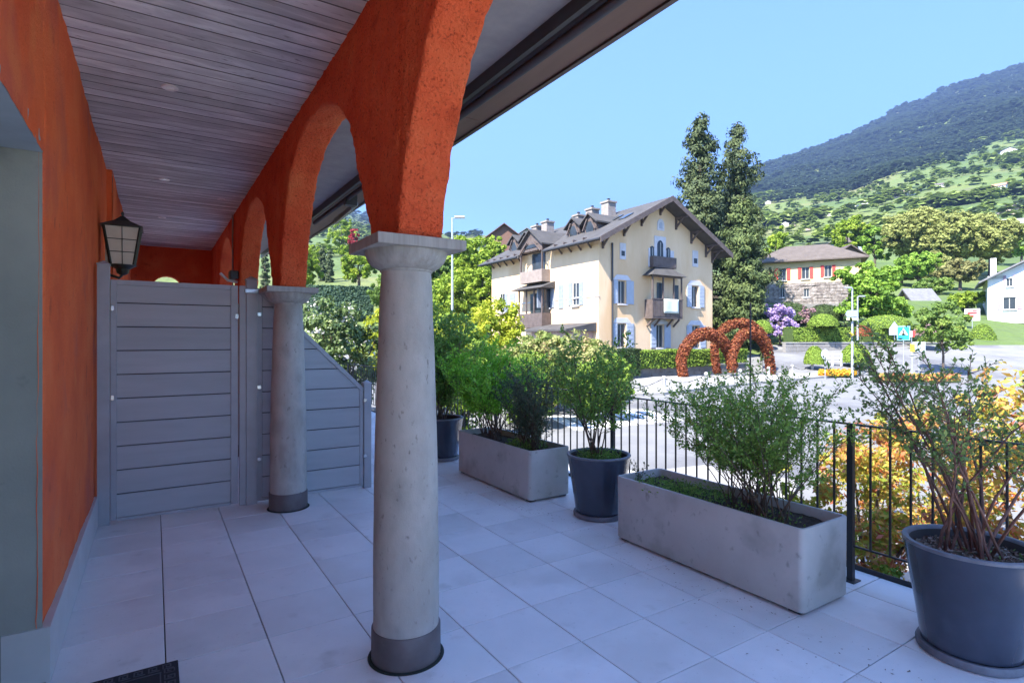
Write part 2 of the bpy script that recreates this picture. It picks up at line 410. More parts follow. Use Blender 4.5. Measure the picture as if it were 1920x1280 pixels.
m = MB(); m.box((1.31, -.65, 3.755), (2.12, 14.4, 3.80)); part('soffit', m, soff, hb)
m = MB(); m.box((2.12, -.65, 3.66), (2.155, 14.4, 3.80)); m.box((2.155, -.65, 3.755), (2.30, 14.4, 3.80)); part('soffit_trim', m, darkm, hb)
y0 = -.65
while y0 < 14.3:
    y1 = min(14.4, y0 + 2.6); m = MB(); m.box((2.302, y0 + .004, 3.75), (2.60, y1 - .004, 3.80)); part('soffit_board', m, brown, hb, bevel=.004); y0 = y1
m = MB(); m.box((2.602, -.65, 3.735), (2.64, 14.4, 3.90)); part('fascia', m, flat('fascia_brown', (.06, .04, .04), .5), hb)
m = MB(); m.prism([(2.645, -.7, 3.90), (2.645, -.7, 3.98), (-3.4, -.7, 6.35), (-9.2, -.7, 4.0), (-9.2, -.7, 3.92), (-3.4, -.7, 6.27)], (0, 15.1, 0)); part('roof', m, roofm, hb)
m = MB(); m.prism([(2.60, -.65, 3.81), (2.60, -.65, 3.90), (-3.4, -.65, 6.19), (-8.9, -.65, 3.9), (-8, -.65, 3.76)], (0, 14.95, 0)); part('attic', m, roofm, hb)
# awning under the eave
an = thing('awning', 'folded dark awning cassette with arms under the roof overhang', 'awning', (2.25, 4, 3.45))
for (a, b) in ((-.6, 4.9), (5.0, 9.6)):
    m = MB(); m.prism([(2.16, a, 3.75), (2.30, a, 3.75), (2.31, a, 3.71), (2.28, a, 3.67), (2.19, a, 3.66), (2.157, a, 3.70)], (0, b - a, 0)); part('cassette', m, darkm, an, bevel=.008)
    m = MB().tube([(2.23, a + .05, 3.645), (2.23, b - .05, 3.645)], .03, 12); part('fabric_roll', m, flat('awning_cloth', (.06, .065, .08), .9), an, sm=True)
    for y in ((a + .5, b - 1.9) if a > 0 else ()):
        m = MB(); m.bar((2.36, y, 3.60), (2.42, y + 1.3, 3.60), .05, .06); m.bar((2.42, y + 1.28, 3.57), (2.33, y + .12, 3.55), .04, .05); part('arm', m, flat('arm_grey', (.25, .26, .28), .35, .6), an, bevel=.008)
        m = MB(); m.box((2.20, y - .06, 3.56), (2.36, y + .06, 3.74)); part('bracket', m, darkm, an, bevel=.01)

# ceiling boards
wood = mat('grey_ceiling_board', [(.28, (.38, .42, .44)), (.5, (.58, .63, .65)), (.72, (.80, .85, .86))], scale=2.4, rough=.6, rand=.22, stretch=(.8, 3.0, 1), detail=10, dist=.9, bump=[(18, .4, .006)],
           spots=[(7, .64, (.70, .69, .72), .5), (14, .63, (.13, .14, .15), .85), (1.3, .55, (.40, .41, .47), .5)])
cl = MB(); cl.box((-.47, -.65, 3.70), (1.32, 13.8, 3.72)); ceil_ = struct('ceiling', cl, flat('ceiling_backing', (.02, .02, .022), .9))
def board_mesh(i):
    bm = bmesh.new(); bmesh.ops.create_cube(bm, size=1); bmesh.ops.scale(bm, vec=(1.515, .1365, .024), verts=bm.verts)
    ed = [e for e in bm.edges if all(v.co.z < 0 for v in e.verts) and abs(e.verts[0].co.x - e.verts[1].co.x) > 1]
    bmesh.ops.bevel(bm, geom=ed, offset=.004, segments=1, affect='EDGES')
    me = bpy.data.meshes.new('board'); bm.to_mesh(me); bm.free(); me.materials.append(wood); me.materials.append(flat('board_joint_shade', (.11, .115, .125), .9))
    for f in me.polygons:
        if f.normal.z > -.9: f.material_index = 1  # board sides coloured dark to stand in for shade and dirt in the grooves
    return me
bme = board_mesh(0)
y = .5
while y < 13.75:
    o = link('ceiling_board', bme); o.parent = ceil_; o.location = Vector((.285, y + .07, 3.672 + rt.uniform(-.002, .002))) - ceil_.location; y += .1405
m = MB(); m.box((-.47, -.65, 3.66), (1.04, .5, 3.68)); part('ceiling_panel', m, wood, ceil_)
# downlights
dl_m = flat('downlight_white', (.75, .75, .76), .35); dl_g = flat('downlight_glass', (.85, .85, .82), .15)
for (x, y, lb) in ((.10, 5.07, 'white recessed ceiling spotlight nearest the camera, left of the first arch'), (.10, 8.0, 'white recessed ceiling spotlight second from the camera above the gate'),
                   (.786, 8.7, 'white recessed ceiling spotlight on the right, near the arcade wall'), (.10, 10.5, 'white recessed ceiling spotlight farthest along, above the lantern')):
    t = thing('ceiling_spotlight', lb, 'spotlight', (x, y, 3.655), 'recessed spotlights in the boarded ceiling')
    part('trim_ring', MB().lathe((x, y, 3.656), [(.030, 0), (.034, -.004), (.055, -.004), (.058, 0), (.058, .006)], 24), dl_m, t, sm=True)
    part('lens', MB().lathe((x, y, 3.655), [(.0005, 0), (.031, 0)], 20), dl_g, t)

# ------------------------------------------------------------------ columns
stone = mat('column_stone', [(.30, (.31, .295, .265)), (.5, (.43, .41, .37)), (.70, (.53, .51, .47))], scale=3.2, rough=.85, detail=10, stretch=(1.5, 1.5, .8), bump=[(120, .35, .003), (14, .25, .008)],
            spots=[(26, .64, (.14, .13, .12), .8), (3.2, .56, (.27, .25, .225), .65), (1.2, .58, (.33, .31, .27), .6)])
stone_c = mat('capital_stone', [(.3, (.30, .29, .265)), (.7, (.44, .43, .40))], scale=3, rough=.85, stretch=(9, 9, .4), bump=[(90, .3, .003), (20, .25, .006)], spots=[(4, .62, (.50, .50, .46), .5)])
band_m = mat('base_band', [(.3, (.10, .085, .085)), (.7, (.15, .13, .13))], scale=8, rough=.5, bump=[(60, .2, .003)], spots=[(6, .66, (.35, .35, .36), .6)])
def column(cy, lb):
    t = thing('column', lb, 'column', (1.155, cy, 0), 'stone columns of the arcade'); c = (1.155, cy, 0)
    pr = [(.176, .165), (.176, .3), (.1745, .6), (.170, 1.0), (.160, 1.4), (.148, 1.75), (.1385, 1.98), (.134, 2.06), (.134, 2.075)]
    pts = []
    for (a, b), (a2, b2) in zip(pr, pr[1:]):
        for k in range(4): pts.append((a + (a2 - a) * k / 4, b + (b2 - b) * k / 4))
    pts.append(pr[-1])
    m = MB().lathe(c, pts, 56)
    m.v = [tuple(Vector(v) + Vector((v[0] - c[0], v[1] - c[1], 0)).normalized() * (noise.noise(Vector(v) * 8) * .0025 + noise.noise(Vector(v) * 30) * .001)) for v in m.v]
    part('shaft', m, stone, t, sm=True)
    m = MB().lathe(c, [(.184, .004), (.186, .02), (.185, .165), (.181, .170), (.1755, .171)], 56); part('base_band', m, band_m, t, sm=True)
    m = MB().lathe(c, [(.205, .001), (.2, .005), (.185, .006)], 48); part('joint_ring', m, flat('joint_black', (.02, .03, .025), .9), t)
    m = MB().lathe(c, [(.1345, 2.070), (.140, 2.073), (.142, 2.082), (.158, 2.088), (.182, 2.103), (.204, 2.128), (.217, 2.155), (.220, 2.176), (.221, 2.182)], 56); part('echinus', m, stone_c, t, sm=True)
    m = MB(); m.box((1.155 - .243, cy - .243, 2.181), (1.155 + .243, cy + .243, 2.236)); part('abacus', m, stone_c, t, bevel=.005)
    return t
names = {1: 'grey stone column closest to the camera, in the middle of the terrace', 2: 'slimmer looking second stone column standing in front of the grey fence', 3: 'third stone column, hidden behind the grey gate', 4: 'last stone column at the far end of the arcade'}
for i, cy in enumerate(COLS): column(cy, names.get(i, 'grey stone column beside the camera, just outside the picture'))

# ------------------------------------------------------------------ gate and fence
gm = mat('fence_grey', [(.3, (.37, .39, .41)), (.7, (.44, .46, .48))], scale=3, rough=.55, rand=.05, stretch=(.4, 1, 3), bump=[(60, .12, .003), (5, .08, .006)], spots=[(3, .64, (.40, .41, .43), .4)])
gd = flat('gap_dark', (.05, .052, .058), .8)
gf = flat('frame_grey', (.38, .40, .43), .4, sc=4)
steel = flat('stainless', (.62, .63, .65), .25, .9)
YG = 6.40
gate = thing('garden_gate', 'tall grey board gate between the orange wall and the second column', 'gate', (.2, YG, 0))
def fboards(parent, x0, x1, y, zs_, clip=None, nm='board'):
    for k, (a, b) in enumerate(zs_):
        m = MB()
        if clip is None: pts = [(x0, a), (x1, a), (x1, b), (x0, b)]
        else:
            pts = []
            xa = min(x1, clip(a)); xb = min(x1, clip(b))
            if xa <= x0 + .01: continue
            if xb < x0 + .005: pts = [(x0, a), (xa, a), (x0, a + (xa - x0))]
            else:
                pts = [(x0, a), (xa, a)]
                if xa >= x1 and xb < x1: pts.append((x1, a + clip(a) - x1))
                pts += [(xb, b), (x0, b)]
        m.prism([(p[0], y - .014, p[1]) for p in pts], (0, .028, 0)); part(nm, m, gm, parent, bevel=.006)
zs_ = [(.045 + .2235 * k + .004, .045 + .2235 * (k + 1) - .004) for k in range(9)] + [(.045 + .2235 * 9 + .004, 2.225)]
fboards(gate, -.30, .66, YG, zs_)
m = MB(); m.box((-.30, YG + .002, .05), (.66, YG + .010, 2.22)); part('backing', m, gd, gate)
for (a, b, c_, d_, nm) in ((-.345, -.298, .03, 2.27, 'stile'), (.658, .725, .03, 2.27, 'stile'), (-.297, .657, .02, .048, 'rail'), (-.297, .657, 2.222, 2.271, 'rail')):
    m = MB(); m.box((a, YG - .025, c_), (b, YG + .025, d_)); part(nm, m, gf, gate, bevel=.004)
for z in (1.15, 1.98): 
    m = MB(); m.box((-.34, YG - .035, z), (-.318, YG - .0255, z + .045)); part('hinge', m, steel, gate)
m = MB(); m.box((.700, YG - .034, 1.93), (.728, YG - .0255, 1.975)); part('latch', m, steel, gate)
def fpost(x0, x1, y, h, lb, cap=True):
    t = thing('fence_post', lb, 'post', ((x0 + x1) / 2, y, 0), 'grey fence posts')
    m = MB(); m.box((x0, y - .045, 0), (x1, y + .045, h)); part('post', m, gf, t, bevel=.004)
    if cap:
        xm = (x0 + x1) / 2; m = MB(); z = h + .001
        m.add([(x0 - .004, y - .05, z), (x1 + .004, y - .05, z), (x1 + .004, y + .05, z), (x0 - .004, y + .05, z), (x0 - .004, y - .05, z + .012), (x1 + .004, y - .05, z + .012), (x1 + .004, y + .05, z + .012), (x0 - .004, y + .05, z + .012), (xm, y, z + .045)],
              [(0, 3, 2, 1), (0, 1, 5, 4), (1, 2, 6, 5), (2, 3, 7, 6), (3, 0, 4, 7), (4, 5, 8), (5, 6, 8), (6, 7, 8), (7, 4, 8)]); part('cap', m, gf, t)
    return t
fpost(-.445, -.349, YG, 2.40, 'tall grey gate post against the orange wall under the lantern')
t = fpost(.80, .905, YG, 2.33, 'grey gate post with pointed cap and steel clips left of the second column')
m = MB(); m.box((.79, YG - .055, 2.20), (.915, YG - .0455, 2.235)); part('strap', m, steel, t)
t.location
fpost(2.04, 2.125, YG, 1.20, 'short grey end post of the sloping privacy panel')
m = MB(); m.box((.738, YG - .03, 0), (.799, YG + .03, 2.27)); part('gate_stop', m, gf, gate, bevel=.004)
pf = thing('privacy_screen', 'grey board privacy screen with a sloping top behind the second column', 'fence', (1.5, YG, 0))
clip = lambda z: .97 + (2.20 - z) * .985
zz = [(.045 + .2235 * k + .004, .045 + .2235 * (k + 1) - .004) for k in range(10)]
fboards(pf, .955, 2.0, YG, zz, clip)
m = MB(); m.prism([(.955, YG + .003, .03), (2.0, YG + .003, .03), (2.0, YG + .003, 1.13), (.98, YG + .003, 2.17), (.955, YG + .003, 2.17)], (0, .007, 0)); part('backing', m, gd, pf)
m = MB(); m.box((.908, YG - .022, .02), (.953, YG + .022, 2.25)); part('stile', m, gf, pf)
m = MB(); m.box((1.995, YG - .022, .02), (2.036, YG + .022, 1.14)); part('stile', m, gf, pf)
m = MB(); m.bar((.93, YG, 2.225), (2.04, YG, 1.125), .05, .045); part('sloping_rail', m, gf, pf, bevel=.004)
m = MB(); m.box((.955, YG - .02, .018), (1.994, YG + .02, .046)); part('rail', m, gf, pf)
for (x, z) in ((.905, 1.96), (.905, 1.2), (.905, .45), (2.03, 1.0), (2.03, .36)):
    m = MB(); m.box((x, YG - .06, z), (x + .035, YG - .0455, z + .035)); part('clip', m, steel, pf)

# ------------------------------------------------------------------ lantern, spotlight, doormat
lg = flat('lantern_black', (.022, .028, .022), .4); lgl = flat('frosted_glass', (.62, .58, .48), .35, v=.06)
LX, LY = -.27, 6.85
lt = thing('wall_lantern', 'old black four sided lantern with frosted panes on the orange wall above the gate', 'lantern', (-.42, LY, 2.3))
a0, a1, z0, z1 = .095, .150, 2.46, 2.83
for k in range(4):
    an0 = math.pi / 4 + k * math.pi / 2; c0, s0 = math.cos(an0) * 1.414, math.sin(an0) * 1.414; c1, s1 = math.cos(an0 + math.pi / 2) * 1.414, math.sin(an0 + math.pi / 2) * 1.414
    b0 = Vector((LX + c0 * a0, LY + s0 * a0, z0)); b1 = Vector((LX + c1 * a0, LY + s1 * a0, z0)); t0 = Vector((LX + c0 * a1, LY + s0 * a1, z1)); t1 = Vector((LX + c1 * a1, LY + s1 * a1, z1))
    m = MB().bar(b0, t0, .018, .018); part('frame_bar', m, lg, lt)
    cn = Vector((LX, LY, 0)); pn = MB(); e = .965
    sh = lambda p: Vector((LX + (p.x - LX) * e, LY + (p.y - LY) * e, p.z))
    pn.add([sh(b0), sh(b1), sh(t1), sh(t0)], [(0, 1, 2, 3)]); pane = part('pane', pn, lgl, lt)
    gb = MB(); mid0 = (b0 + b1) / 2; mid1 = (t0 + t1) / 2; gb.bar(mid0, mid1, .007, .007)
    for f in (.33, .66): gb.bar(b0.lerp(t0, f), b1.lerp(t1, f), .007, .007)
    part('glazing_bars', gb, lg, pane)
m = MB(); m.lathe((LX, LY, 0), [(.0, 3.0), (.012, 2.995), (.02, 2.975), (.012, 2.955), (.03, 2.945), (.09, 2.90), (.245, 2.835), (.245, 2.825), (.14, 2.828)], 4); m2 = MB(); 
ca, sa = math.cos(math.pi / 4), math.sin(math.pi / 4); m.v = [((LX + (x - LX) * ca - (y - LY) * sa), (LY + (x - LX) * sa + (y - LY) * ca), z) for x, y, z in m.v]; part('roof', m, lg, lt)
m = MB().lathe((LX, LY, 0), [(.02, 2.36), (.05, 2.38), (.06, 2.42), (.10, 2.445), (.125, 2.46), (.0, 2.461)], 12); part('base', m, lg, lt, sm=True)
m = MB().tube([(-.46, LY, 2.44), (-.38, LY, 2.36), (-.30, LY, 2.33), (LX, LY, 2.37)], .014, 8); part('arm', m, lg, lt, sm=True)
m = MB(); m.box((-.409, LY - .09, 2.36), (-.385, LY + .09, 2.86)); part('back_plate', m, flat('back_plate_cream', (.5, .5, .42), .6), lt, bevel=.006)
sp = thing('floodlight', 'small black floodlight with white bracket high on the arcade wall above the gate', 'floodlight', (1.0, 9.2, 2.5))
m = MB(); m.box((.92, 9.0, 2.60), (1.03, 9.22, 2.72)); part('head', m, darkm, sp, bevel=.01)
m = MB().tube([(1.03, 9.1, 2.56), (.90, 9.1, 2.58), (.80, 9.1, 2.68)], .02, 6); part('bracket', m, dl_m, sp)
dm = thing('doormat', 'dark doormat with a greek key border at the foot of the doorway', 'doormat', (-.15, 3.05, 0))
m = MB(); m.box((-.42, 2.62, .001), (.105, 3.455, .014)); part('mat', m, flat('mat_rubber', (.022, .022, .026), .9, bump=[(200, .6, .003)]), dm, bevel=.004)
kb = MB(); kp = flat('mat_pattern', (.085, .085, .095), .9)
def key(cx_, cy_, s, fl):
    for (a, b, c, d) in ((0, 0, 1, .14), (0, 0, .14, 1), (0, .86, .8, 1), (.66, .3, .8, .86), (.3, .3, .66, .44), (.3, .44, .42, .66)):
        if fl: a, b, c, d = b, a, d, c
        kb.box((cx_ + a * s, cy_ + b * s, .0142), (cx_ + c * s, cy_ + d * s, .0158))
x = -.40
while x < .04: key(x, 3.385, .05, False); x += .062
y = 2.66
while y < 3.36: key(.04, y, .05, True); y += .062
kb.box((-.41, 3.362, .0142), (.03, 3.368, .0158)); kb.box((.022, 2.64, .0142), (.028, 3.361, .0158)); part('pattern', kb, kp, dm)

# ------------------------------------------------------------------ railing
iron = flat('railing_iron', (.03, .032, .036), .45, sc=30)
rl = thing('railing', 'black iron railing with thin upright bars along the terrace edge', 'railing', (4.17, 5, 0))
m = MB(); m.box((4.152, -6.9, 1.105), (4.188, 14.1, 1.117)); part('top_rail', m, iron, rl, bevel=.003)
m = MB(); m.box((4.163, -6.9, .245), (4.177, 14.1, .257)); part('bottom_rail', m, iron, rl)
m = MB(); m.box((4.402, -6.9, -.06), (4.408, 14.1, .035)); part('edge_strip', m, iron, rl)
barm = MB().box((-.006, -.006, .2575), (.006, .006, 1.1045)).mesh('bar', iron)
posts = [2.05 + 2.45 * k for k in range(-3, 6)]
y = -1.02
while y < 14.1:
    if min(abs(y - p) for p in posts) > .04:
        o = link('bar', barm, rl, Vector((4.17, y, 0)) - rl.location)
    y += .1225
for p in posts:
    m = MB(); m.box((4.152, p - .02, 0), (4.188, p + .02, 1.1045)); m.box((4.12, p - .045, .0005), (4.22, p + .045, .008)); part('post', m, iron, rl)
rl2 = thing('railing', 'short black railing closing the far end of the terrace beyond the sloping screen', 'railing', (3, 14.1, 0))
m = MB(); m.box((1.3, 14.085, 1.105), (4.15, 14.115, 1.117)); part('top_rail', m, iron, rl2)
m = MB(); m.box((1.3, 14.093, .245), (4.15, 14.107, .257)); part('bottom_rail', m, iron, rl2)
for k in range(22): link('bar', barm, rl2, Vector((1.4 + k * .1225, 14.1, 0)) - rl2.location)

# ------------------------------------------------------------------ planters and pots
conc = mat('fibre_cement', [(.3, (.44, .44, .42)), (.7, (.54, .535, .51))], scale=2.5, rough=.75, detail=8, bump=[(70, .12, .002), (6, .1, .006)], spots=[(2.2, .54, (.30, .30, .28), .7), (16, .62, (.20, .20, .18), .6), (1.1, .58, (.36, .37, .28), .6)])
def rrect(cx_, cy_, hx, hy, r, n=5):
    pts = []
    for (sx, sy, a) in ((1, 1, 0), (-1, 1, 90), (-1, -1, 180), (1, -1, 270)):
        for k in range(n + 1):
            t = R(a + 90 * k / n); pts.append((cx_ + sx * (hx - r) + r * math.cos(t), cy_ + sy * (hy - r) + r * math.sin(t)))
    return pts
def loops(m, lst, cap_last=False, cap_first=False):
    o = len(m.v); n = len(lst[0])
    for l in lst: m.v += [tuple(p) for p in l]
    for i in range(len(lst) - 1):
        for j in range(n): m.f.append((o + i * n + j, o + i * n + (j + 1) % n, o + (i + 1) * n + (j + 1) % n, o + (i + 1) * n + j))
    if cap_last: m.f.append(tuple(o + (len(lst) - 1) * n + j for j in range(n)))
    if cap_first: m.f.append(tuple(o + j for j in range(n))[::-1])
    return m
def planter(cx_, cy_, lb, rz=0):
    t = thing('planter', lb, 'planter', (cx_, cy_, 0), 'long concrete planters by the railing')
    def L(hx, hy, r, z): return [(a, b, z) for a, b in rrect(cx_, cy_, hx, hy, r)]
    m = MB(); loops(m, [L(.262, .818, .035, .022), L(.268, .824, .04, .03), L(.270, .828, .042, .535), L(.266, .824, .04, .542), L(.248, .806, .028, .542), L(.244, .802, .025, .535), L(.243, .80, .025, .35)], cap_first=True)
    part('shell', m, conc, t, sm=True)
    for dx in (-.2, .2):
        for dy in (-.75, .75): f = MB(); f.box((cx_ + dx - .04, cy_ + dy - .04, .001), (cx_ + dx + .04, cy_ + dy + .04, .0215)); part('foot', f, darkm, t)
    def fn(a, b):
        x = cx_ - .243 + .486 * a; y = cy_ - .80 + 1.6 * b; return (x, y, .475 + noise.noise(Vector((x * 7, y * 7, 1))) * .02 + noise.noise(Vector((x * 30, y * 30, 1))) * .01)
    part('soil', plane_grid(fn, 24, 70), soilm, t, sm=True)
    return t
pl1 = planter(3.62, 2.75, 'long grey concrete planter in the foreground beside the right blue pot')
pl2 = planter(3.58, 5.66, 'long grey concrete planter farther back behind the middle blue pot')
glaze = mat('blue_glaze', [(.3, (.026, .034, .055)), (.6, (.038, .05, .08)), (.8, (.065, .08, .115))], scale=2.5, rough=.2, detail=6, coat=.35, spots=[(3.5, .63, (.010, .013, .02), .7), (50, .72, (.2, .22, .26), .35)], bump=[(4, .06, .01)])
rimm = mat('glaze_worn_edge', [(.3, (.10, .11, .13)), (.7, (.19, .2, .23))], scale=12, rough=.5)
def pot(cx_, cy_, lb):
    t = thing('plant_pot', lb, 'pot', (cx_, cy_, 0), 'glazed blue plant pots'); c = (cx_, cy_, 0)
    m = MB().lathe(c, [(.205, .045), (.222, .05), (.228, .08), (.245, .2), (.270, .36), (.293, .50), (.303, .565), (.308, .585)], 64); part('body', m, glaze, t, sm=True)
    m = MB().lathe(c, [(.3085, .585), (.311, .595), (.306, .602), (.285, .603), (.278, .597), (.274, .585)], 64); part('rim', m, rimm, t, sm=True)
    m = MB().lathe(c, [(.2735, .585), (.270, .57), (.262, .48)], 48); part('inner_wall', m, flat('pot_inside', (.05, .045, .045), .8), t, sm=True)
    m = MB().lathe(c, [(.232, .002), (.244, .006), (.247, .03), (.240, .046), (.224, .046)], 64, capb=True); part('saucer', m, rimm, t, sm=True)
    m = MB(); n = 10
    pr = []
    for i in range(n): pr.append((.001 + .264 * i / (n - 1), .515 + .02 * math.cos(i / n * 1.5)))
    m.lathe(c, pr, 40); m.v = [(x, y, z + noise.noise(Vector((x * 25, y * 25, 0))) * .01) for x, y, z in m.v]; part('soil', m, soilm, t, sm=True)
    return t
pot1 = pot(3.76, 1.225, 'blue glazed pot at the right edge of the picture holding a bare stemmed shrub')
pot2 = pot(3.66, 4.15, 'blue glazed pot standing between the two long concrete planters')
pot3 = pot(3.50, 7.35, 'blue glazed pot half hidden behind the nearest stone column')
# bark chips
def chips(parent, cx_, cy_, r, z, n, seed):
    rg = np.random.default_rng(seed); a = rg.uniform(0, 6.28, n); rr = r * np.sqrt(rg.uniform(0, 1, n))
    C_ = np.stack([cx_ + rr * np.cos(a), cy_ + rr * np.sin(a), z + rg.uniform(0, .018, n)], 1)
    U = unit(rg.normal(size=(n, 3)) * (1, 1, .35)) * rg.uniform(.008, .018, (n, 1)); V = unit(np.cross(U, rg.normal(size=(n, 3)))) * rg.uniform(.004, .009, (n, 1))
    m_ = CH; quads('bark_chips', C_, U, V, rg.uniform(0, 1, n), m_, parent)
CH = mat('bark_chip', [(0, (.10, .07, .05)), (.5, (.22, .17, .13)), (1, (.40, .34, .29))], attr='rnd', rough=.9)
chips(pot1, 3.76, 1.225, .255, .535, 1500, 1); chips(pot2, 3.66, 4.15, .25, .535, 500, 2)

rg = np.random.default_rng(5); n = 260; bx_ = rg.choice(4, n); cxs_ = np.array([[3.3, 2.6], [3.5, 1.5], [3.35, 4.4], [3.25, 5.4]])[bx_]
C_ = np.concatenate([cxs_ + rg.normal(size=(n, 2)) * (.22, .45), np.full((n, 1), .004)], 1); C_[:, 0] = 3.33 - np.abs(C_[:, 0] - 3.33)
U = unit(rg.normal(size=(n, 3)) * (1, 1, .05)) * rg.uniform(.003, .013, (n, 1)); V = unit(np.cross(U, np.array([0, 0, 1.0]) + rg.normal(size=(n, 3)) * .05)) * rg.uniform(.002, .005, (n, 1))
tag(quads('fallen_leaves', C_, U, V, rg.uniform(0, 1, n), CH, None), 'tiny fallen leaves and crumbs on the tiles beside the planters', 'leaf litter')
# ------------------------------------------------------------------ shrubs
def leafmat(name, cols, transl=.42, rough=.5):
    n = len(cols); return mat(name, [(i / max(1, n - 1), c) for i, c in enumerate(cols)], attr='rnd', rough=rough, transl=transl, spec=.35)
LG = leafmat('leaf_green', [(.10, .21, .04), (.16, .30, .055), (.24, .40, .08), (.34, .48, .11)])
LG2 = leafmat('leaf_feathery_green', [(.12, .24, .04), (.19, .34, .06), (.28, .44, .08), (.38, .52, .12)])
LGb = leafmat('leaf_bright_green', [(.135, .315, .027), (.225, .495, .041), (.338, .675, .068), (.473, .765, .112)])
LD = leafmat('leaf_dusky_green', [(.07, .10, .06), (.10, .145, .08), (.15, .20, .11)])
LO = leafmat('leaf_pot_shrub', [(.080, .135, .050), (.135, .225, .068), (.225, .338, .090), (.383, .450, .135)])
bark = mat('shrub_bark', [(.3, (.07, .045, .03)), (.7, (.15, .105, .075))], scale=30, rough=.85)
bark_r = mat('reddish_bark', [(.3, (.10, .045, .035)), (.7, (.19, .10, .075))], scale=30, rough=.8)
def shrub(name, lb, bases, stems, height, spread, seed, lm, bm2, leafL=.028, leafW=.008, twigs=9, tl=.26, s0=.3, per=.016, sub=3, r0=.010, droop=.0, cat='shrub', bush=1.0, cover=None, curve=1.3, group=None, top=None):
    rg = np.random.default_rng(seed); rr = random.Random(seed)
    b0 = Vector(bases[0]); t = thing(name, lb, cat, b0, group)
    mb = MB(); Cs = []; Ds = []; Ns = []; Ls = []
    def leaves(p0, p1, n):
        if n < 1: return
        f = (np.arange(n) + rg.uniform(0, 1, n)) / n; p0 = np.array(p0); p1 = np.array(p1); d = p1 - p0; d = d / (np.linalg.norm(d) + 1e-9)
        pos = p0 + (p1 - p0) * f[:, None]
        side = unit(np.cross(np.tile(d, (n, 1)), rg.normal(size=(n, 3))))
        dr = unit(d * rg.uniform(.3, .9, (n, 1)) + side + np.array([0, 0, .15 - droop])); L = leafL * rg.uniform(.6, 1.15, n)
        nn = unit(rg.normal(size=(n, 3)) * .7 + np.array([0, 0, 1.0]))
        Cs.append(pos + dr * L[:, None] * .55); Ds.append(dr); Ns.append(nn); Ls.append(L)
    for i in range(stems):
        b = Vector(bases[i % len(bases)]) + Vector((rr.uniform(-.03, .03), rr.uniform(-.03, .03), 0)) * (2 if stems > 12 else 1)
        az = 2 * math.pi * (i + rr.uniform(-.4, .4)) / stems * 1.618 * 1.0 if stems > 3 else rr.uniform(0, 6.28)
        k = math.sqrt(rr.uniform(.05, 1)); sp_ = spread * k; h = height * rr.uniform(.72, 1.05) * (1 - .18 * k * k)
        if top: sp_ *= top
        n = 9; wob = Vector((rr.uniform(-1, 1), rr.uniform(-1, 1), 0)) * .05 * height
        pts = []
        for j in range(n):
            s = j / (n - 1); pts.append(b + Vector((math.cos(az), math.sin(az), 0)) * sp_ * s ** curve + wob * math.sin(s * 3.0) + Vector((0, 0, h * (s - .08 * k * s * s))) + Vector((rr.uniform(-1, 1), rr.uniform(-1, 1), 0)) * .008)
        rs = [r0 * rr.uniform(.7, 1) * (1 - .78 * j / (n - 1)) for j in range(n)]
        rs = [rs[0] * (1 - .8 * j / (n - 1)) for j in range(n)]
        mb.tube(pts, rs, 6, cap=False)
        nt_ = int(twigs * bush * h / height)
        for q in range(nt_):
            s = s0 + (1 - s0) * (q + rr.random()) / nt_; x = s * (n - 1); a = int(min(n - 2, x)); p = pts[a].lerp(pts[a + 1], x - a)
            d0 = (pts[a + 1] - pts[a]).normalized(); az2 = rr.uniform(0, 6.28)
            out = Vector((math.cos(az2), math.sin(az2), rr.uniform(-.1, .5))); d1 = (d0 * .7 + out).normalized()
            L_ = tl * rr.uniform(.5, 1.2) * (1.15 - .5 * s)
            p1 = p + d1 * L_ * .5; d2 = (d1 + Vector((0, 0, .35 - droop)) + Vector((rr.uniform(-.3, .3), rr.uniform(-.3, .3), 0))).normalized(); p2 = p1 + d2 * L_ * .5
            mb.tube([p, p1, p2], [r0 * .25, r0 * .18, r0 * .08], 4, cap=False)
            leaves(p.lerp(p1, .4), p1, int(L_ * .3 / per)); leaves(p1, p2, int(L_ * .5 / per))
            for u in range(sub):
                pb = p.lerp(p1, rr.uniform(.3, 1)) if u % 2 == 0 else p1.lerp(p2, rr.uniform(0, .8))
                d3 = (d1 + Vector((rr.uniform(-1, 1), rr.uniform(-1, 1), rr.uniform(-.3, .7)))).normalized(); p3 = pb + d3 * L_ * rr.uniform(.3, .6)
                mb.tube([pb, p3], [r0 * .14, r0 * .06], 4, cap=False); leaves(pb, p3, int((p3 - pb).length / per))
        leaves(pts[-2], pts[-1], int((pts[-1] - pts[-2]).length / per * .7))
    if cover:
        n, cr_, ch = cover; a = rg.uniform(0, 6.28, n); q = cr_ * np.sqrt(rg.uniform(0, 1, n))
        cxs = np.array([bases[i % len(bases)] for i in range(n)])
        Cs.append(np.stack([cxs[:, 0] + q * np.cos(a), cxs[:, 1] + q * np.sin(a), b0.z + rg.uniform(0, ch, n)], 1)); Ds.append(unit(rg.normal(size=(n, 3)))); Ns.append(unit(rg.normal(size=(n, 3)) + np.array([0, 0, 1.5]))); Ls.append(leafL * rg.uniform(.5, 1.1, n))
    part('stems', mb, bm2, t, sm=True)
    C_ = np.concatenate(Cs); D_ = np.concatenate(Ds); N_ = np.concatenate(Ns); L_ = np.concatenate(Ls)
    V = unit(np.cross(D_, N_)) * (L_ * leafW / leafL)[:, None]
    A = np.clip(rg.normal(.45, .22, len(C_)) + .15 * (C_[:, 2] - b0.z) / height, 0, 1)
    quads('foliage', C_, D_ * L_[:, None] * .5, V, A, lm, t)
    return t
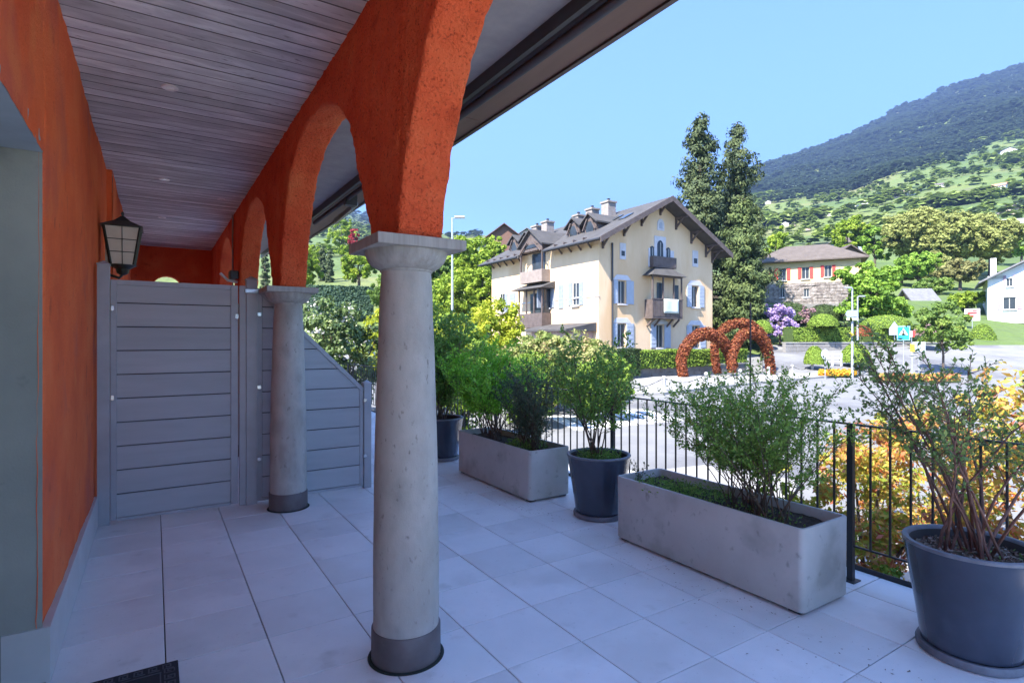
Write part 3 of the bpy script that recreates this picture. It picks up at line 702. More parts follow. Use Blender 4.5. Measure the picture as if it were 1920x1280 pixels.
shrub('potted_shrub', 'tall open shrub with many bare reddish stems in the blue pot at the right edge', [(3.72, 1.29, .52), (3.82, 1.18, .52), (3.74, 1.15, .52)], 17, 1.34, .80, 11, LO, bark_r, .033, .0095, 14, .30, .40, .015, 2, .0115, cover=(60, .2, .05))
shrub('planter_shrub', 'dense feathery green shrub growing at the near end of the foreground concrete planter', [(3.60, 2.35, .47), (3.66, 2.46, .47), (3.58, 2.22, .47), (3.66, 2.62, .47)], 44, 1.10, .72, 12, LG2, bark, .028, .0075, 16, .28, .26, .0105, 3, .0055, cover=(300, .16, .05))
shrub('seedling', 'small dark leafed seedling at the far left corner of the foreground planter', [(3.50, 3.45, .47)], 5, .22, .05, 13, LD, bark, .02, .007, 6, .06, .2, .01, 1, .004)
for i, (x, y, n, lb) in enumerate(((3.55, 3.2, 260, 'low green weeds among the leaf litter, left end of the foreground planter'), (3.62, 2.95, 260, 'low trailing weeds in the middle of the foreground planter'), (3.62, 5.35, 300, 'dark ground cover under the dusky shrub in the farther planter'), (3.66, 4.15, 500, 'small leafy ground cover filling the middle blue pot'))):
    rg = np.random.default_rng(50 + i); a = rg.uniform(0, 6.28, n * 3); q = np.sqrt(rg.uniform(0, 1, n * 3)) * .23
    ex = 1.0 if i != 3 else 1.0; zz_ = .475 if i != 3 else .53
    C_ = np.stack([x + q * np.cos(a) * .95, y + q * np.sin(a) * (1.3 if i != 3 else 1), zz_ + .01 + rg.uniform(0, 1, n * 3) ** 2 * (.07 if i != 3 else .10)], 1)
    C_[:, 0] = np.clip(C_[:, 0], x - .23, x + .23)
    U = unit(rg.normal(size=(n * 3, 3)) + np.array([0, 0, .4])) * rg.uniform(.008, .018, (n * 3, 1)); V = unit(np.cross(U, rg.normal(size=(n * 3, 3)))) * rg.uniform(.004, .007, (n * 3, 1))
    o = quads('weeds', C_, U, V, rg.uniform(0, 1, n * 3), LG, None); o['label'] = lb; o['category'] = 'ground cover'
shrub('potted_shrub', 'airy green shrub with forking trunk in the middle blue pot', [(3.66, 4.15, .53), (3.64, 4.20, .53)], 9, 1.32, .52, 21, LG, bark, .040, .011, 18, .34, .28, .012, 3, .011)
shrub('planter_shrub', 'bright fresh green feathery shrub at the far end of the farther planter', [(3.58, 6.05, .47), (3.55, 5.9, .47), (3.6, 6.25, .47)], 34, 1.20, .68, 22, LGb, bark, .042, .013, 15, .32, .30, .012, 3, .007)
shrub('planter_shrub', 'dusky dark grey green twiggy shrub at the near end of the farther planter', [(3.6, 5.2, .47), (3.62, 5.4, .47), (3.55, 5.05, .47)], 34, .98, .42, 23, LD, bark, .026, .0075, 16, .22, .12, .012, 3, .006)
shrub('potted_shrub', 'tall yellow green shrub in the blue pot half hidden by the nearest column', [(3.5, 7.35, .52), (3.45, 7.4, .52)], 22, 1.75, .62, 24, LG, bark, .055, .018, 16, .42, .12, .016, 3, .010)
o = part('cane', MB().tube([(3.66, 2.50, .45), (3.665, 2.50, 1.98)], .006, 6), darkm); tag(o, 'thin black cane standing upright in the foreground planter shrub', 'cane')

# ------------------------------------------------------------------ trees and big bushes
def cloud(name, parent, lobes, nleaf, size, lm, seed, asp=.55, drop=.3, up=.5, hole=.0):
    """lobes: list of (centre, radii); clumps spread through each lobe, leaves on the clumps"""
    rg = np.random.default_rng(seed); Cs = []; Ns = []; As = []
    tot = sum(r_[0] * r_[1] * r_[2] for _, r_ in lobes) ** 1
    for c, r_ in lobes:
        n = int(nleaf * (r_[0] * r_[1] * r_[2]) / tot); r_ = np.array(r_); c = np.array(c)
        ncl = max(8, int(n / 70)); u = unit(rg.normal(size=(ncl, 3))); rad = rg.uniform(.35, 1, ncl) ** .5
        cc = c + u * r_ * rad[:, None]; cr_ = (r_.mean() * rg.uniform(.16, .34, ncl))
        k = rg.integers(0, ncl, n); v = unit(rg.normal(size=(n, 3))); q = rg.uniform(.5, 1, n)
        v[:, 2] *= .75
        pos = cc[k] + v * (cr_[k] * q)[:, None]
        Cs.append(pos); Ns.append(unit(v + rg.normal(size=(n, 3)) * .6 + np.array([0, 0, up]))); As.append(np.clip(.45 + rg.normal(0, .14, n) + (rg.normal(0, .18, ncl))[k] , 0, 1))
    C_ = np.concatenate(Cs); N_ = np.concatenate(Ns); A = np.concatenate(As); n = len(C_)
    U = unit(np.cross(N_, rg.normal(size=(n, 3)))); V = unit(np.cross(N_, U)); L = size * rg.uniform(.6, 1.3, (n, 1))
    U = unit(U + np.array([0, 0, -drop]) * rg.uniform(0, 1, (n, 1)))
    return quads(name, C_, U * L * .5, V * L * .5 * asp, A, lm, parent, fold=.3)
tbark = mat('tree_bark', [(.3, (.06, .045, .035)), (.7, (.14, .11, .085))], scale=6, rough=.9, bump=[(15, .5, .03)])
T_G = leafmat('tree_green', [(.07, .13, .025), (.12, .20, .035), (.19, .28, .05), (.27, .35, .07)], .3, .7)
T_B = leafmat('tree_fresh_green', [(.14, .22, .022), (.22, .32, .03), (.32, .43, .045), (.42, .50, .06)], .4, .7)
T_Y = leafmat('bush_yellow_green', [(.18, .25, .02), (.30, .36, .025), (.42, .45, .035), (.52, .46, .07)], .4, .7)
T_D = leafmat('conifer_dark', [(.045, .065, .03), (.07, .095, .04), (.10, .13, .048), (.15, .17, .06)], .15, .8)
T_M = leafmat('maple_green', [(.10, .20, .025), (.17, .30, .035), (.25, .40, .05), (.34, .47, .07)], .35, .7)
T_Br = leafmat('tree_budding_olive', [(.18, .20, .06), (.25, .27, .08), (.31, .34, .10), (.36, .40, .12)], .3, .8)
T_L = leafmat('lilac_flowers', [(.30, .20, .38), (.46, .34, .60), (.62, .52, .78)], .3, .7)
T_P = leafmat('pink_twigs', [(.22, .12, .13), (.36, .22, .24), (.30, .25, .18)], .3, .8)
T_R = leafmat('copper_leaves', [(.10, .028, .014), (.20, .05, .02), (.30, .085, .03), (.34, .15, .05)], .3, .7)
T_H = leafmat('hedge_green', [(.09, .16, .02), (.15, .24, .028), (.21, .31, .04), (.28, .36, .05)], .25, .8)
T_HD = leafmat('hedge_dark', [(.019, .037, .012), (.031, .056, .015), (.050, .081, .022), (.074, .112, .031)], .25, .8)
T_O = leafmat('photinia_orange', [(.56, .16, .07), (.62, .30, .08), (.52, .44, .07), (.24, .38, .05), (.58, .18, .13), (.64, .36, .14)], .45, .5)
T_PT = leafmat('bush_pink_tips', [(.12, .18, .04), (.20, .26, .06), (.34, .34, .12), (.55, .38, .22)], .35, .6)
T_OL = leafmat('laurel_green', [(.06, .10, .035), (.10, .155, .05), (.17, .24, .075), (.28, .33, .13)], .2, .4)
T_F = leafmat('flower_white', [(.6, .58, .52), (.75, .74, .7)], .3, .7)
T_YF = leafmat('flower_yellow', [(.7, .5, .03), (.8, .30, .03), (.35, .4, .05)], .3, .7)
T_RF = leafmat('flower_red', [(.30, .02, .03), (.42, .06, .06)], .3, .7)
def tree(name, lb, px, d, ytop, ybase, wpx, lm, seed, n=7000, size=.3, trunk=.25, lobes=None, cat='tree', group=None, tall=1.0, low=.28, z0=None, asp=.6):
    zb = hz(px, d, False) if z0 is None else z0
    base = P(px, d, zb); zt = H + d * (638 - ytop) / F; h = zt - zb; rw = wpx / 2 / F * d
    t = thing(name, lb, cat, base, group); rr = random.Random(seed)
    m = MB(); hh = h * .75
    m.tube([base - Vector((0, 0, .3)), base + Vector((rw * .03, 0, hh * .35)), base + Vector((0, rw * .05, hh * .7)), base + Vector((0, 0, hh))], [trunk, trunk * .8, trunk * .5, trunk * .15], 8)
    if lobes is None:
        lobes = [((0, 0, .62), (.62, .62, .34))]
        for k in range(7):
            a = k * 2.4 + rr.uniform(-.3, .3); q = rr.uniform(.35, .62); lobes.append(((q * math.cos(a), q * math.sin(a), rr.uniform(low + .15, .82)), (rr.uniform(.32, .46),) * 2 + (rr.uniform(.14, .2) + .02,)))
    L = []
    for c, r_ in lobes:
        cc = base + Vector((c[0] * rw, c[1] * rw, c[2] * h)); L.append((tuple(cc), (r_[0] * rw, r_[1] * rw, r_[2] * h)))
        s = base + Vector((0, 0, h * min(.6, max(.12, c[2] * .55)))); m.tube([s, s.lerp(cc, .5) + Vector((0, 0, -.03 * h)), cc], [trunk * .4, trunk * .25, trunk * .08], 5)
    part('trunk', m, tbark, t, sm=True)
    cloud('crown', t, L, n, size, lm, seed, asp)
    return t
def conifer(lb, px, d, ytop, wpx, lm, seed, n=16000, size=.34, prof_=None, z0=None, name='conifer_tree', group=None, ragged=.35, ybot=None):
    zb = hz(px, d, False) if z0 is None else z0; base = P(px, d, zb); zt = H + d * (638 - ytop) / F; h = zt - zb; rw = wpx / 2 / F * d
    t = thing(name, lb, 'tree', base, group); rg = np.random.default_rng(seed); rr = random.Random(seed)
    prof_ = prof_ or [(0, .8), (.15, 1), (.4, .85), (.6, .72), (.8, .5), (.92, .3), (1, .06)]
    m = MB(); m.tube([base - Vector((0, 0, .3)), base + Vector((0, 0, h * .5)), base + Vector((0, 0, h * .97))], [h * .028, h * .016, h * .003], 8)
    Cs = []; Ns = []; As = []; ncl = int(n / 45)
    for k in range(ncl):
        f = 1 - rr.random() ** .75 * .97; a = rr.uniform(0, 6.28); f = max(.03, f)
        rmax = lerp(prof_, f) * rw; lump = .75 + ragged * noise.noise(Vector((math.cos(a) * 1.3, math.sin(a) * 1.3, f * 9 + seed))) * 1.6
        rad = rmax * lump * math.sqrt(rr.uniform(.15, 1)); zc = zb + f * h - .03 * h * (rad / rw)
        c = np.array([base.x + rad * math.cos(a), base.y + rad * math.sin(a), zc]); cs = rw * rr.uniform(.09, .17) + .12
        if k % 5 == 0: m.tube([(base.x, base.y, zc + .02 * h), tuple(c)], [h * .004, h * .001], 4, cap=False)
        nn = 45; v = unit(rg.normal(size=(nn, 3))); q = rg.uniform(.3, 1, nn)[:, None]
        pos = c + v * q * cs * np.array([1.2, 1.2, 1.0]); pos[:, 2] -= .25 * cs
        Cs.append(pos); Ns.append(unit(v + np.array([math.cos(a), math.sin(a), .6]) * .6 + rg.normal(size=(nn, 3)) * .4)); As.append(np.clip(rg.normal(.4, .15, nn) + rr.gauss(0, .16), 0, 1))
    part('trunk', m, tbark, t, sm=True)
    C_ = np.concatenate(Cs); N_ = np.concatenate(Ns); A = np.concatenate(As); k = len(C_)
    U = unit(np.cross(N_, rg.normal(size=(k, 3)))); V = unit(np.cross(N_, U)); U = unit(U + np.array([0, 0, -.5])); L = size * rg.uniform(.6, 1.3, (k, 1))
    quads('crown', C_, U * L * .5, V * L * .22, A, lm, t, fold=.3)
    return t
def bush(name, lb, c, r_, lm, seed, n=5000, size=.08, cat='bush', group=None, lobes=6, asp=.5, flower=None, stems=True, drop=.2):
    c = Vector(c); t = thing(name, lb, cat, c, group); rr = random.Random(seed); L = [((c.x, c.y, c.z + r_[2] * .95), (r_[0] * .7, r_[1] * .7, r_[2] * .85))]
    m = MB()
    for k in range(lobes):
        a = k * 2.4 + rr.uniform(-.3, .3); q = rr.uniform(.35, .7); L.append(((c.x + q * r_[0] * math.cos(a), c.y + q * r_[1] * math.sin(a), c.z + r_[2] * rr.uniform(.5, 1.55)), (r_[0] * rr.uniform(.3, .5), r_[1] * rr.uniform(.3, .5), r_[2] * rr.uniform(.3, .48))))
        e = L[-1][0]; m.tube([c + Vector((rr.uniform(-.1, .1), rr.uniform(-.1, .1), -.1)), c.lerp(Vector(e), .5) + Vector((0, 0, -.05 * r_[2])), e], [.03 * r_[2], .02 * r_[2], .006 * r_[2]], 5)
    part('stems', m, tbark, t, sm=True)
    cloud('foliage', t, L, n, size, lm, seed, asp, drop)
    if flower:
        fm, fn_, fs = flower; cloud('flowers', t, [(a, tuple(x * 1.05 for x in b)) for a, b in L], fn_, fs, fm, seed + 7, .9, 0)
    return t

# tall conifers behind the villa
ZV = .8
conifer('tallest dark conifer rising behind the right end of the yellow villa', 1312, 60, 218, 140, T_D, 31, 26000, .44, ragged=.8)
conifer('slightly shorter dark conifer just right of the tallest one', 1382, 62, 236, 124, T_D, 32, 23000, .44, [(0, .9), (.2, 1), (.35, .8), (.5, .75), (.62, .62), (.78, .72), (.9, .45), (1, .08)], ragged=.85)
conifer('lower lighter green conifer in front of the two tall ones, touching the red shuttered house', 1394, 54, 372, 100, leafmat('conifer_light', [(.05, .075, .025), (.08, .115, .035), (.13, .17, .05), (.18, .21, .07)], .2, .8), 33, 26000, .36, [(0, .85), (.2, 1), (.45, .9), (.65, .75), (.85, .55), (.95, .4), (1, .15)], ragged=.7)
# left gardens
cyp = [(0, .75), (.15, 1), (.5, .95), (.75, .7), (.92, .35), (1, .05)]
conifer('pointed grey green cypress on the lawn seen between the two columns', 604, 95, 462, 20, T_D, 41, 4500, .35, cyp, name='cypress_tree', ragged=.15)
conifer('second pointed cypress, just right of its twin on the distant lawn', 618, 93, 470, 19, T_D, 42, 4500, .35, cyp, name='cypress_tree', ragged=.15)
conifer('slender cypress seen through the narrow third arch', 497, 70, 432, 20, T_D, 43, 4500, .3, cyp, name='cypress_tree', ragged=.15)
tree('garden_tree', 'bright green round tree on the lawn, just left of the nearest column', 672, 80, 462, 535, 92, T_B, 44, 7000, .4)
tree('garden_tree', 'large fresh green tree behind the street lamp, right of the nearest column', 878, 66, 428, 600, 118, T_B, 45, 13000, .42, .3)
tree('garden_tree', 'fresh green tree beside the left end of the villa roof', 925, 80, 438, 600, 70, T_B, 46, 6000, .42)
tree('garden_tree', 'mid green tree half hidden by the nearest column capital', 815, 60, 452, 600, 90, T_G, 47, 8000, .4)
tree('garden_tree', 'green tree in the upper garden between the arches', 640, 170, 400, 470, 60, T_B, 48, 3000, .8)
tree('flowering_tree', 'small tree covered in red blossom high in the garden between the arches', 662, 160, 424, 450, 26, T_RF, 49, 1500, .6, cat='tree')
conifer('tiny dark pine at the skyline between the arches', 647, 220, 408, 14, T_D, 50, 1500, .8, cyp)
tree('garden_tree', 'pale green orchard tree left of the cypresses', 585, 140, 455, 490, 60, T_B, 51, 2500, .7)
tree('garden_tree', 'broad fresh green tree filling the slope left of the cypresses', 560, 75, 470, 560, 110, T_B, 251, 9000, .4, low=.1)
tree('garden_tree', 'bushy bright green tree on the slope between capital and street lamp', 770, 72, 462, 600, 120, T_B, 252, 12000, .4, low=.05)
tree('garden_tree', 'low fresh green tree in front of the lawn behind the golden bush', 850, 55, 500, 640, 130, T_B, 253, 12000, .32, low=.05)
tree('garden_tree', 'dense green tree left of the golden bush, above the laurel', 735, 60, 505, 620, 110, T_G, 254, 10000, .34, low=.05)
tree('garden_tree', 'leafy tree filling the gap below the villa roof left end', 905, 62, 495, 640, 90, T_B, 255, 9000, .36, low=.05)
# right gardens
tree('maple_tree', 'wide bright green maple with layered crown right of the red shuttered house', 1634, 57, 486, 590, 158, T_M, 52, 16000, .36, .22,
     lobes=[((0, 0, .62), (.55, .55, .20)), ((-.45, -.2, .52), (.48, .48, .11)), ((.45, .2, .50), (.48, .48, .11)), ((-.2, .3, .80), (.5, .5, .10)), ((.2, -.3, .78), (.5, .5, .10)), ((-.5, .1, .32), (.42, .42, .09)), ((.5, -.2, .30), (.42, .42, .10)), ((0, 0, .36), (.7, .7, .12)), ((.05, .1, .90), (.3, .3, .07))])
tree('hillside_tree', 'round bright green tree above the small blue house', 1590, 115, 398, 470, 80, T_B, 53, 7000, .6)
tree('hillside_tree', 'smaller round green tree right of the one above the blue house', 1640, 112, 415, 480, 66, T_M, 54, 6000, .6)
tree('hillside_tree', 'broad budding tree with yellow green left edge on the slope', 1716, 105, 388, 560, 130, T_Br, 55, 26000, .62, .35)
tree('hillside_tree', 'largest brownish budding tree in the middle of the right slope', 1790, 100, 396, 560, 150, T_Br, 56, 30000, .62, .35)
tree('hillside_tree', 'brown green tree above the chimney of the white house', 1856, 105, 400, 560, 120, T_Br, 57, 22000, .62, .35)
tree('hillside_tree', 'light olive tree left of the white house wall', 1800, 84, 484, 600, 92, leafmat('olive_yellow', [(.17, .17, .06), (.25, .24, .09), (.32, .31, .12)], .35, .8), 58, 8000, .45)
tree('hillside_tree', 'deep green tree standing below the brown trees', 1722, 88, 470, 590, 90, T_M, 59, 9000, .45)
tree('hillside_tree', 'olive green tree at the right border above the white house roof', 1915, 120, 425, 560, 90, T_M, 60, 8000, .55)
tree('hillside_tree', 'small bright tree between the conifers and the brown roof', 1455, 100, 425, 480, 50, T_B, 61, 4000, .5)
tree('street_tree', 'small olive street tree right of the blue pedestrian sign', 1768, 40, 560, 680, 120, T_G, 62, 5200, .24, .09, low=.3)
tree('flowering_tree', 'lilac tree in full purple blossom below the red shuttered house', 1462, 52, 566, 625, 78, T_L, 63, 5500, .22, .1, low=.1)
tree('flowering_tree', 'sparse pinkish shrub tree right of the purple lilac', 1520, 53, 566, 620, 46, T_P, 64, 1800, .2, .08, low=.1)

def mound(lb, px, d, ytop, wpx, lm, seed, hpx, n=3500, size=.16, name='clipped_bush', z0=None):
    zt = H + d * (638 - ytop) / F; hz_ = hpx / F * d; rw = wpx / 2 / F * d; c = P(px, d, zt - hz_); t = thing(name, lb, 'bush', c)
    rg = np.random.default_rng(seed); v = unit(rg.normal(size=(n, 3))); v[:, 2] = np.abs(v[:, 2]); r_ = 1 - rg.uniform(0, .12, n) ** 1
    C_ = np.array(c) + v * r_[:, None] * np.array([rw, rw, hz_]); N_ = unit(v + rg.normal(size=(n, 3)) * .35)
    U = unit(np.cross(N_, rg.normal(size=(n, 3)))); V = np.cross(N_, U); L = size * rg.uniform(.6, 1.2, (n, 1))
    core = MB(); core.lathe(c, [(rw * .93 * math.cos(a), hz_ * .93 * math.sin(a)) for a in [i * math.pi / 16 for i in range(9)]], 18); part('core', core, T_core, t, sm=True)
    quads('foliage', C_, U * L * .5, V * L * .3, np.clip(rg.normal(.5, .2, n), 0, 1), lm, t); return t
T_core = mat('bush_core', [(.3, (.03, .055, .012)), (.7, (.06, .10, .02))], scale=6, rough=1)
mound('dark green bush against the garden wall below the red shuttered house', 1478, 61, 566, 90, T_HD, 361, 36, 4000, .22)
mound('darker rounded bush below the right end of the red shuttered house', 1545, 60, 570, 70, T_HD, 362, 32, 3500, .22)
tree('garden_tree', 'bright green tree on the slope left of the white house', 1812, 66, 545, 625, 80, T_B, 351, 6000, .3, low=.05)
tree('garden_tree', 'yellow green tree above the garden shed', 1752, 80, 520, 590, 90, T_G, 352, 6500, .36, low=.05)
tree('garden_tree', 'light green tree filling the slope behind the maple', 1690, 92, 500, 570, 90, T_Br, 353, 6500, .4, low=.05)
tree('hillside_tree', 'bright tree on the slope between maple and olive tree', 1760, 95, 475, 560, 80, T_Br, 354, 6500, .42, low=.05)
mound('clipped green mound at the foot of the white house wall', 1842, 55, 606, 44, T_H, 355, 40, 3000)
mound('fresh green mound left of the white notice board', 1790, 55, 612, 56, T_H, 356, 24, 3000)
mound('pale green clipped mound behind the long hedge', 1543, 50, 588, 54, T_H, 71, 24)
mound('round topiary ball left of the round traffic sign', 1527, 42, 648, 36, T_H, 72, 34)
mound('wide round topiary ball behind the lamp pole', 1604, 43, 643, 52, T_H, 73, 36, 4200)
mound('bright low bush below the purple lilac', 1428, 50, 600, 40, T_H, 74, 24)
mound('low reddish bush on top of the retaining wall', 1615, 51, 610, 36, T_R, 75, 20, 2000)
mound('olive mound behind the long hedge, right of the maple trunk', 1660, 53, 590, 90, T_H, 76, 26, 4000)
mound('low brownish bush left of the street tree trunk', 1740, 50, 606, 50, T_P, 77, 24, 2500)

def hedge(lb, pts, wd, zb, zt, lm, seed, n, size, group=None, round_=True):
    """pts: polyline of (x,y)"""
    c = Vector((pts[0][0], pts[0][1], zb)); t = thing('hedge', lb, 'hedge', c, group); rg = np.random.default_rng(seed); core = MB(); Cs = []; Ns = []
    tot = sum((Vector(b) - Vector(a)).length for a, b in zip(pts, pts[1:]))
    for a, b in zip(pts, pts[1:]):
        a = Vector(a); b = Vector(b); L = (b - a).length; u = (b - a) / L; v = Vector((-u.y, u.x))
        core.obb((a.x, a.y, 0), (u.x, u.y, 0), (v.x, v.y, 0), (0, 0, 1), (0, -wd / 2 * .88, zb), (L, wd / 2 * .88, zt - .06))
        k = int(n * L / tot); s = rg.uniform(0, L, k); q = rg.uniform(0, 2 * (zt - zb) + wd, k); x = np.zeros(k); z = np.zeros(k); nx = np.zeros(k); nz = np.zeros(k); hh = zt - zb
        A_ = q < hh; B_ = (q >= hh) & (q < hh + wd); D_ = q >= hh + wd
        x[A_] = -wd / 2; z[A_] = zb + q[A_]; nx[A_] = -1; x[B_] = q[B_] - hh - wd / 2; z[B_] = zt; nz[B_] = 1; x[D_] = wd / 2; z[D_] = zb + q[D_] - hh - wd; nx[D_] = 1
        bump = np.array([noise.noise(Vector((si * .8, zi * 1.3, seed))) for si, zi in zip(s, z)]) * .09
        j = bump + rg.uniform(-.07, .03, k); x = x + nx * j; z = z + nz * j
        Cs.append(np.stack([a.x + u.x * s + v.x * x, a.y + u.y * s + v.y * x, z], 1)); Ns.append(unit(np.stack([v.x * nx, v.y * nx, nz + .3], 1) + rg.normal(size=(k, 3)) * .45))
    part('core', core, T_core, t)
    C_ = np.concatenate(Cs); N_ = np.concatenate(Ns); k = len(C_); U = unit(np.cross(N_, rg.normal(size=(k, 3)))); V = np.cross(N_, U); L = size * rg.uniform(.6, 1.2, (k, 1))
    quads('foliage', C_, U * L * .5, V * L * .3, np.clip(rg.normal(.5, .2, k), 0, 1), lm, t); return t
# hedge and low wall in front of the villa
def xy(px, d): p = P(px, d, 0); return (p.x, p.y)
hedge('clipped green hedge on the low stone wall in front of the yellow villa', [xy(1186, 36.6), xy(1390, 44.5)], 1.1, -.15, 1.02, T_H, 81, 9000, .16)
hedge('darker taller hedge block at the left end of the villa hedge', [xy(1090, 33), xy(1184, 35.8)], 1.5, -.5, 1.15, T_HD, 82, 6500, .16)
hedge('long clipped hedge above the retaining wall across the street', [xy(1478, 50), xy(1600, 51.5)], 1.4, 1.4, 2.85, T_H, 83, 6000, .2)
hedge('clipped hedge continuing to the right of the lamp poles across the street', [xy(1628, 52), xy(1765, 54)], 1.4, 1.4, 2.85, T_H, 84, 6000, .2)
hedge('blue green hedge edging the distant lawn between the columns', [xy(575, 62), xy(700, 64)], 2.0, 4.6, 7.75, leafmat('hedge_blue', [(.04, .08, .05), (.06, .11, .065), (.09, .15, .08)], .2, .8), 85, 5000, .3)
stonew = mat('garden_wall_stone', [(.3, (.15, .145, .135)), (.7, (.23, .22, .21))], scale=1.5, rough=.9, bump=[(6, .7, .05)])
def wallseg(lb, a, b, wd, z0, z1, m_, cope=True):
    t = thing('garden_wall', lb, 'wall', (a[0], a[1], z0)); m = MB(); A_ = Vector((*a, 0)); u = (Vector((*b, 0)) - A_); L = u.length; u.normalize(); v = Vector((-u.y, u.x, 0))
    n = max(1, int(L / .62)); rw_ = max(1, int((z1 - z0) / .33)); r5 = random.Random(int(L * 100))
    m.obb(A_, u, v, (0, 0, 1), (0, -wd / 2, z0 - .3), (L, wd / 2, z1)); part('core', m, flat('mortar', (.25, .24, .23), .95), t)
    m = MB()
    for r0_ in range(rw_):
        x = -.3 * (r0_ % 2)
        while x < L:
            w_ = r5.uniform(.45, .8); xa = max(0, x) + .012; xb = min(L, x + w_) - .012; x += w_
            if xb - xa < .08: continue
            za = z0 + (z1 - z0) * r0_ / rw_ + .012; zb = z0 + (z1 - z0) * (r0_ + 1) / rw_ - .012; q = wd / 2 + r5.uniform(.02, .05)
            m.obb(A_, u, v, (0, 0, 1), (xa, -q, za), (xb, q, zb))
    part('stonework', m, m_, t, kind='stuff')
    if cope: m = MB(); m.obb(A_, u, v, (0, 0, 1), (-.02, -wd / 2 - .09, z1 + .002), (L + .02, wd / 2 + .09, z1 + .10)); part('coping', m, paving, t)
    return t
wallseg('low grey stone wall carrying the villa hedge', xy(1150, 35.6), xy(1395, 44.0), .35, GZ, -.12, stonew)
wallseg('grey retaining wall below the long hedge across the street', xy(1470, 49.2), xy(1790, 53), .4, .4, 1.45, mat('retaining_concrete', [(.3, (.17, .16, .155)), (.7, (.24, .23, .22))], scale=1, rough=.9))

# near bushes outside the railing
specs = [((5.55, .5, 1.0, 1.05), (0, 0)), ((5.6, 1.9, .85, .95), (0, 0))]
orange_bushes = [
 ('orange and red leafed bush filling the gap behind the right pot', (5.75, 1.35, GZ), (1.0, 1.0, 1.28), 3800),
 ('yellow and orange bush behind the near end of the foreground planter', (5.9, 2.75, GZ), (.85, .8, .92), 2600),
 ('reddest bush low at the right border behind the railing', (5.7, .1, GZ), (1.0, 1.0, 1.36), 3600),
 ('taller orange bush farther out from the right border', (7.6, 1.1, GZ), (1.2, 1.2, 1.2), 3400),
 ('pale orange bush farther out behind the right pot shrub', (7.9, 2.9, GZ), (1.1, 1.1, .95), 2800),
]
for i, (lb, c, r_, n) in enumerate(orange_bushes): bush('red_tipped_bush', lb, c, r_, T_O, 100 + i, int(n * 3.0), .068, group='red and orange bushes outside the railing', asp=.42)
bush('green_bush', 'yellow green bush under the middle of the foreground planter shrub, outside the railing', (5.5, 3.5, GZ), (.6, .7, .62), T_Y, 111, 1800, .07)
bush('green_bush', 'low green bush at the foot of the railing beside the right pot', (4.95, 1.75, GZ), (.4, .6, .42), T_H, 112, 1400, .06)
bush('laurel_bush', 'large glossy laurel bush with white flowers left of the nearest column', (4.75, 17.0, GZ), (1.5, 1.6, 2.0), T_OL, 113, 11000, .14, flower=(T_F, 420, .09), lobes=8)
bush('laurel_bush', 'dark laurel bush behind the sloping privacy screen', (4.1, 19.0, GZ), (1.5, 1.5, 2.1), T_OL, 114, 9000, .14, flower=(T_F, 300, .09), lobes=8)
bush('yellow_bush', 'tall golden yellow bush beside the nearest column', (7.6, 18.6, GZ), (2.3, 2.1, 2.35), T_Y, 115, 12000, .16, lobes=8)
bush('green_bush', 'loose green shrub rising behind the half hidden blue pot', (6.3, 12.2, GZ), (1.2, 1.2, 1.75), T_H, 116, 8000, .12)
bush('yellow_bush', 'bright lemon yellow bush left of the villa', (13.2, 22.5, GZ), (2.2, 2.2, 2.45), T_Y, 117, 12000, .2, lobes=8)
bush('green_bush', 'sunlit green bush below the villa bay window', (11.5, 15.8, GZ), (2.1, 2.0, 1.45), T_PT, 118, 12000, .15, lobes=8)
bush('green_bush', 'light green bush with pinkish tips in front of the villa corner', (14.6, 17.8, GZ), (2.1, 2.0, 1.5), T_PT, 119, 13000, .16, lobes=8)
bush('green_bush', 'broad green bush behind the middle pot shrub', (11.9, 13.5, GZ), (1.5, 1.5, 1.05), T_H, 120, 9000, .13, lobes=7)
bush('green_bush', 'green bush closing the gap left of the farther planter', (9.3, 13.6, GZ), (1.5, 1.6, 1.15), T_H, 121, 9000, .13, lobes=7)
bush('green_bush', 'pinkish green bush in front of the villa porch', (17.5, 24.5, GZ), (2.3, 2.3, 1.6), T_PT, 122, 7000, .2, lobes=8)

# ------------------------------------------------------------------ villa
stucco = mat('villa_stucco', [(.3, (.68, .49, .30)), (.7, (.77, .57, .37))], scale=.8, rough=.9, bump=[(25, .3, .01)], spots=[(.35, .54, (.62, .40, .21), .7), (2.2, .62, (.60, .42, .25), .5)], stretch=(1, 1, .35))
vroof = mat('villa_roof', [(.3, (.045, .042, .042)), (.7, (.08, .075, .073))], scale=1.2, rough=.85, bump=[(10, .5, .03)], stretch=(1, 1, 1))
vwood = mat('villa_brown_wood', [(.3, (.075, .055, .05)), (.7, (.13, .10, .09))], scale=3, rough=.7)
vblue = mat('shutter_blue', [(.3, (.33, .37, .44)), (.7, (.41, .45, .52))], scale=3, rough=.6)
vwhite = mat('shutter_pale', [(.3, (.20, .23, .28)), (.7, (.27, .30, .35))], scale=3, rough=.7)
vtrim = mat('villa_trim', [(.3, (.50, .49, .52)), (.7, (.60, .59, .62))], scale=3, rough=.8)
glass = mat('window_glass', [(.3, (.02, .025, .03)), (.7, (.05, .06, .07))], scale=.8, rough=.12, spec=.35)
wfr = flat('window_frame_white', (.42, .41, .38), .5)
XA, XB, YA, YB = 26.77, 39.3, 30.35, 45.4; ZB = .3; ZE = 8.98
c5 = lambda x, y: (880 + x * .28115, 340 + y * .28125)
villa = thing('villa', 'large pale yellow villa with blue shutters, gabled brown roof and wooden balcony', 'house', (XA, YA, ZB))
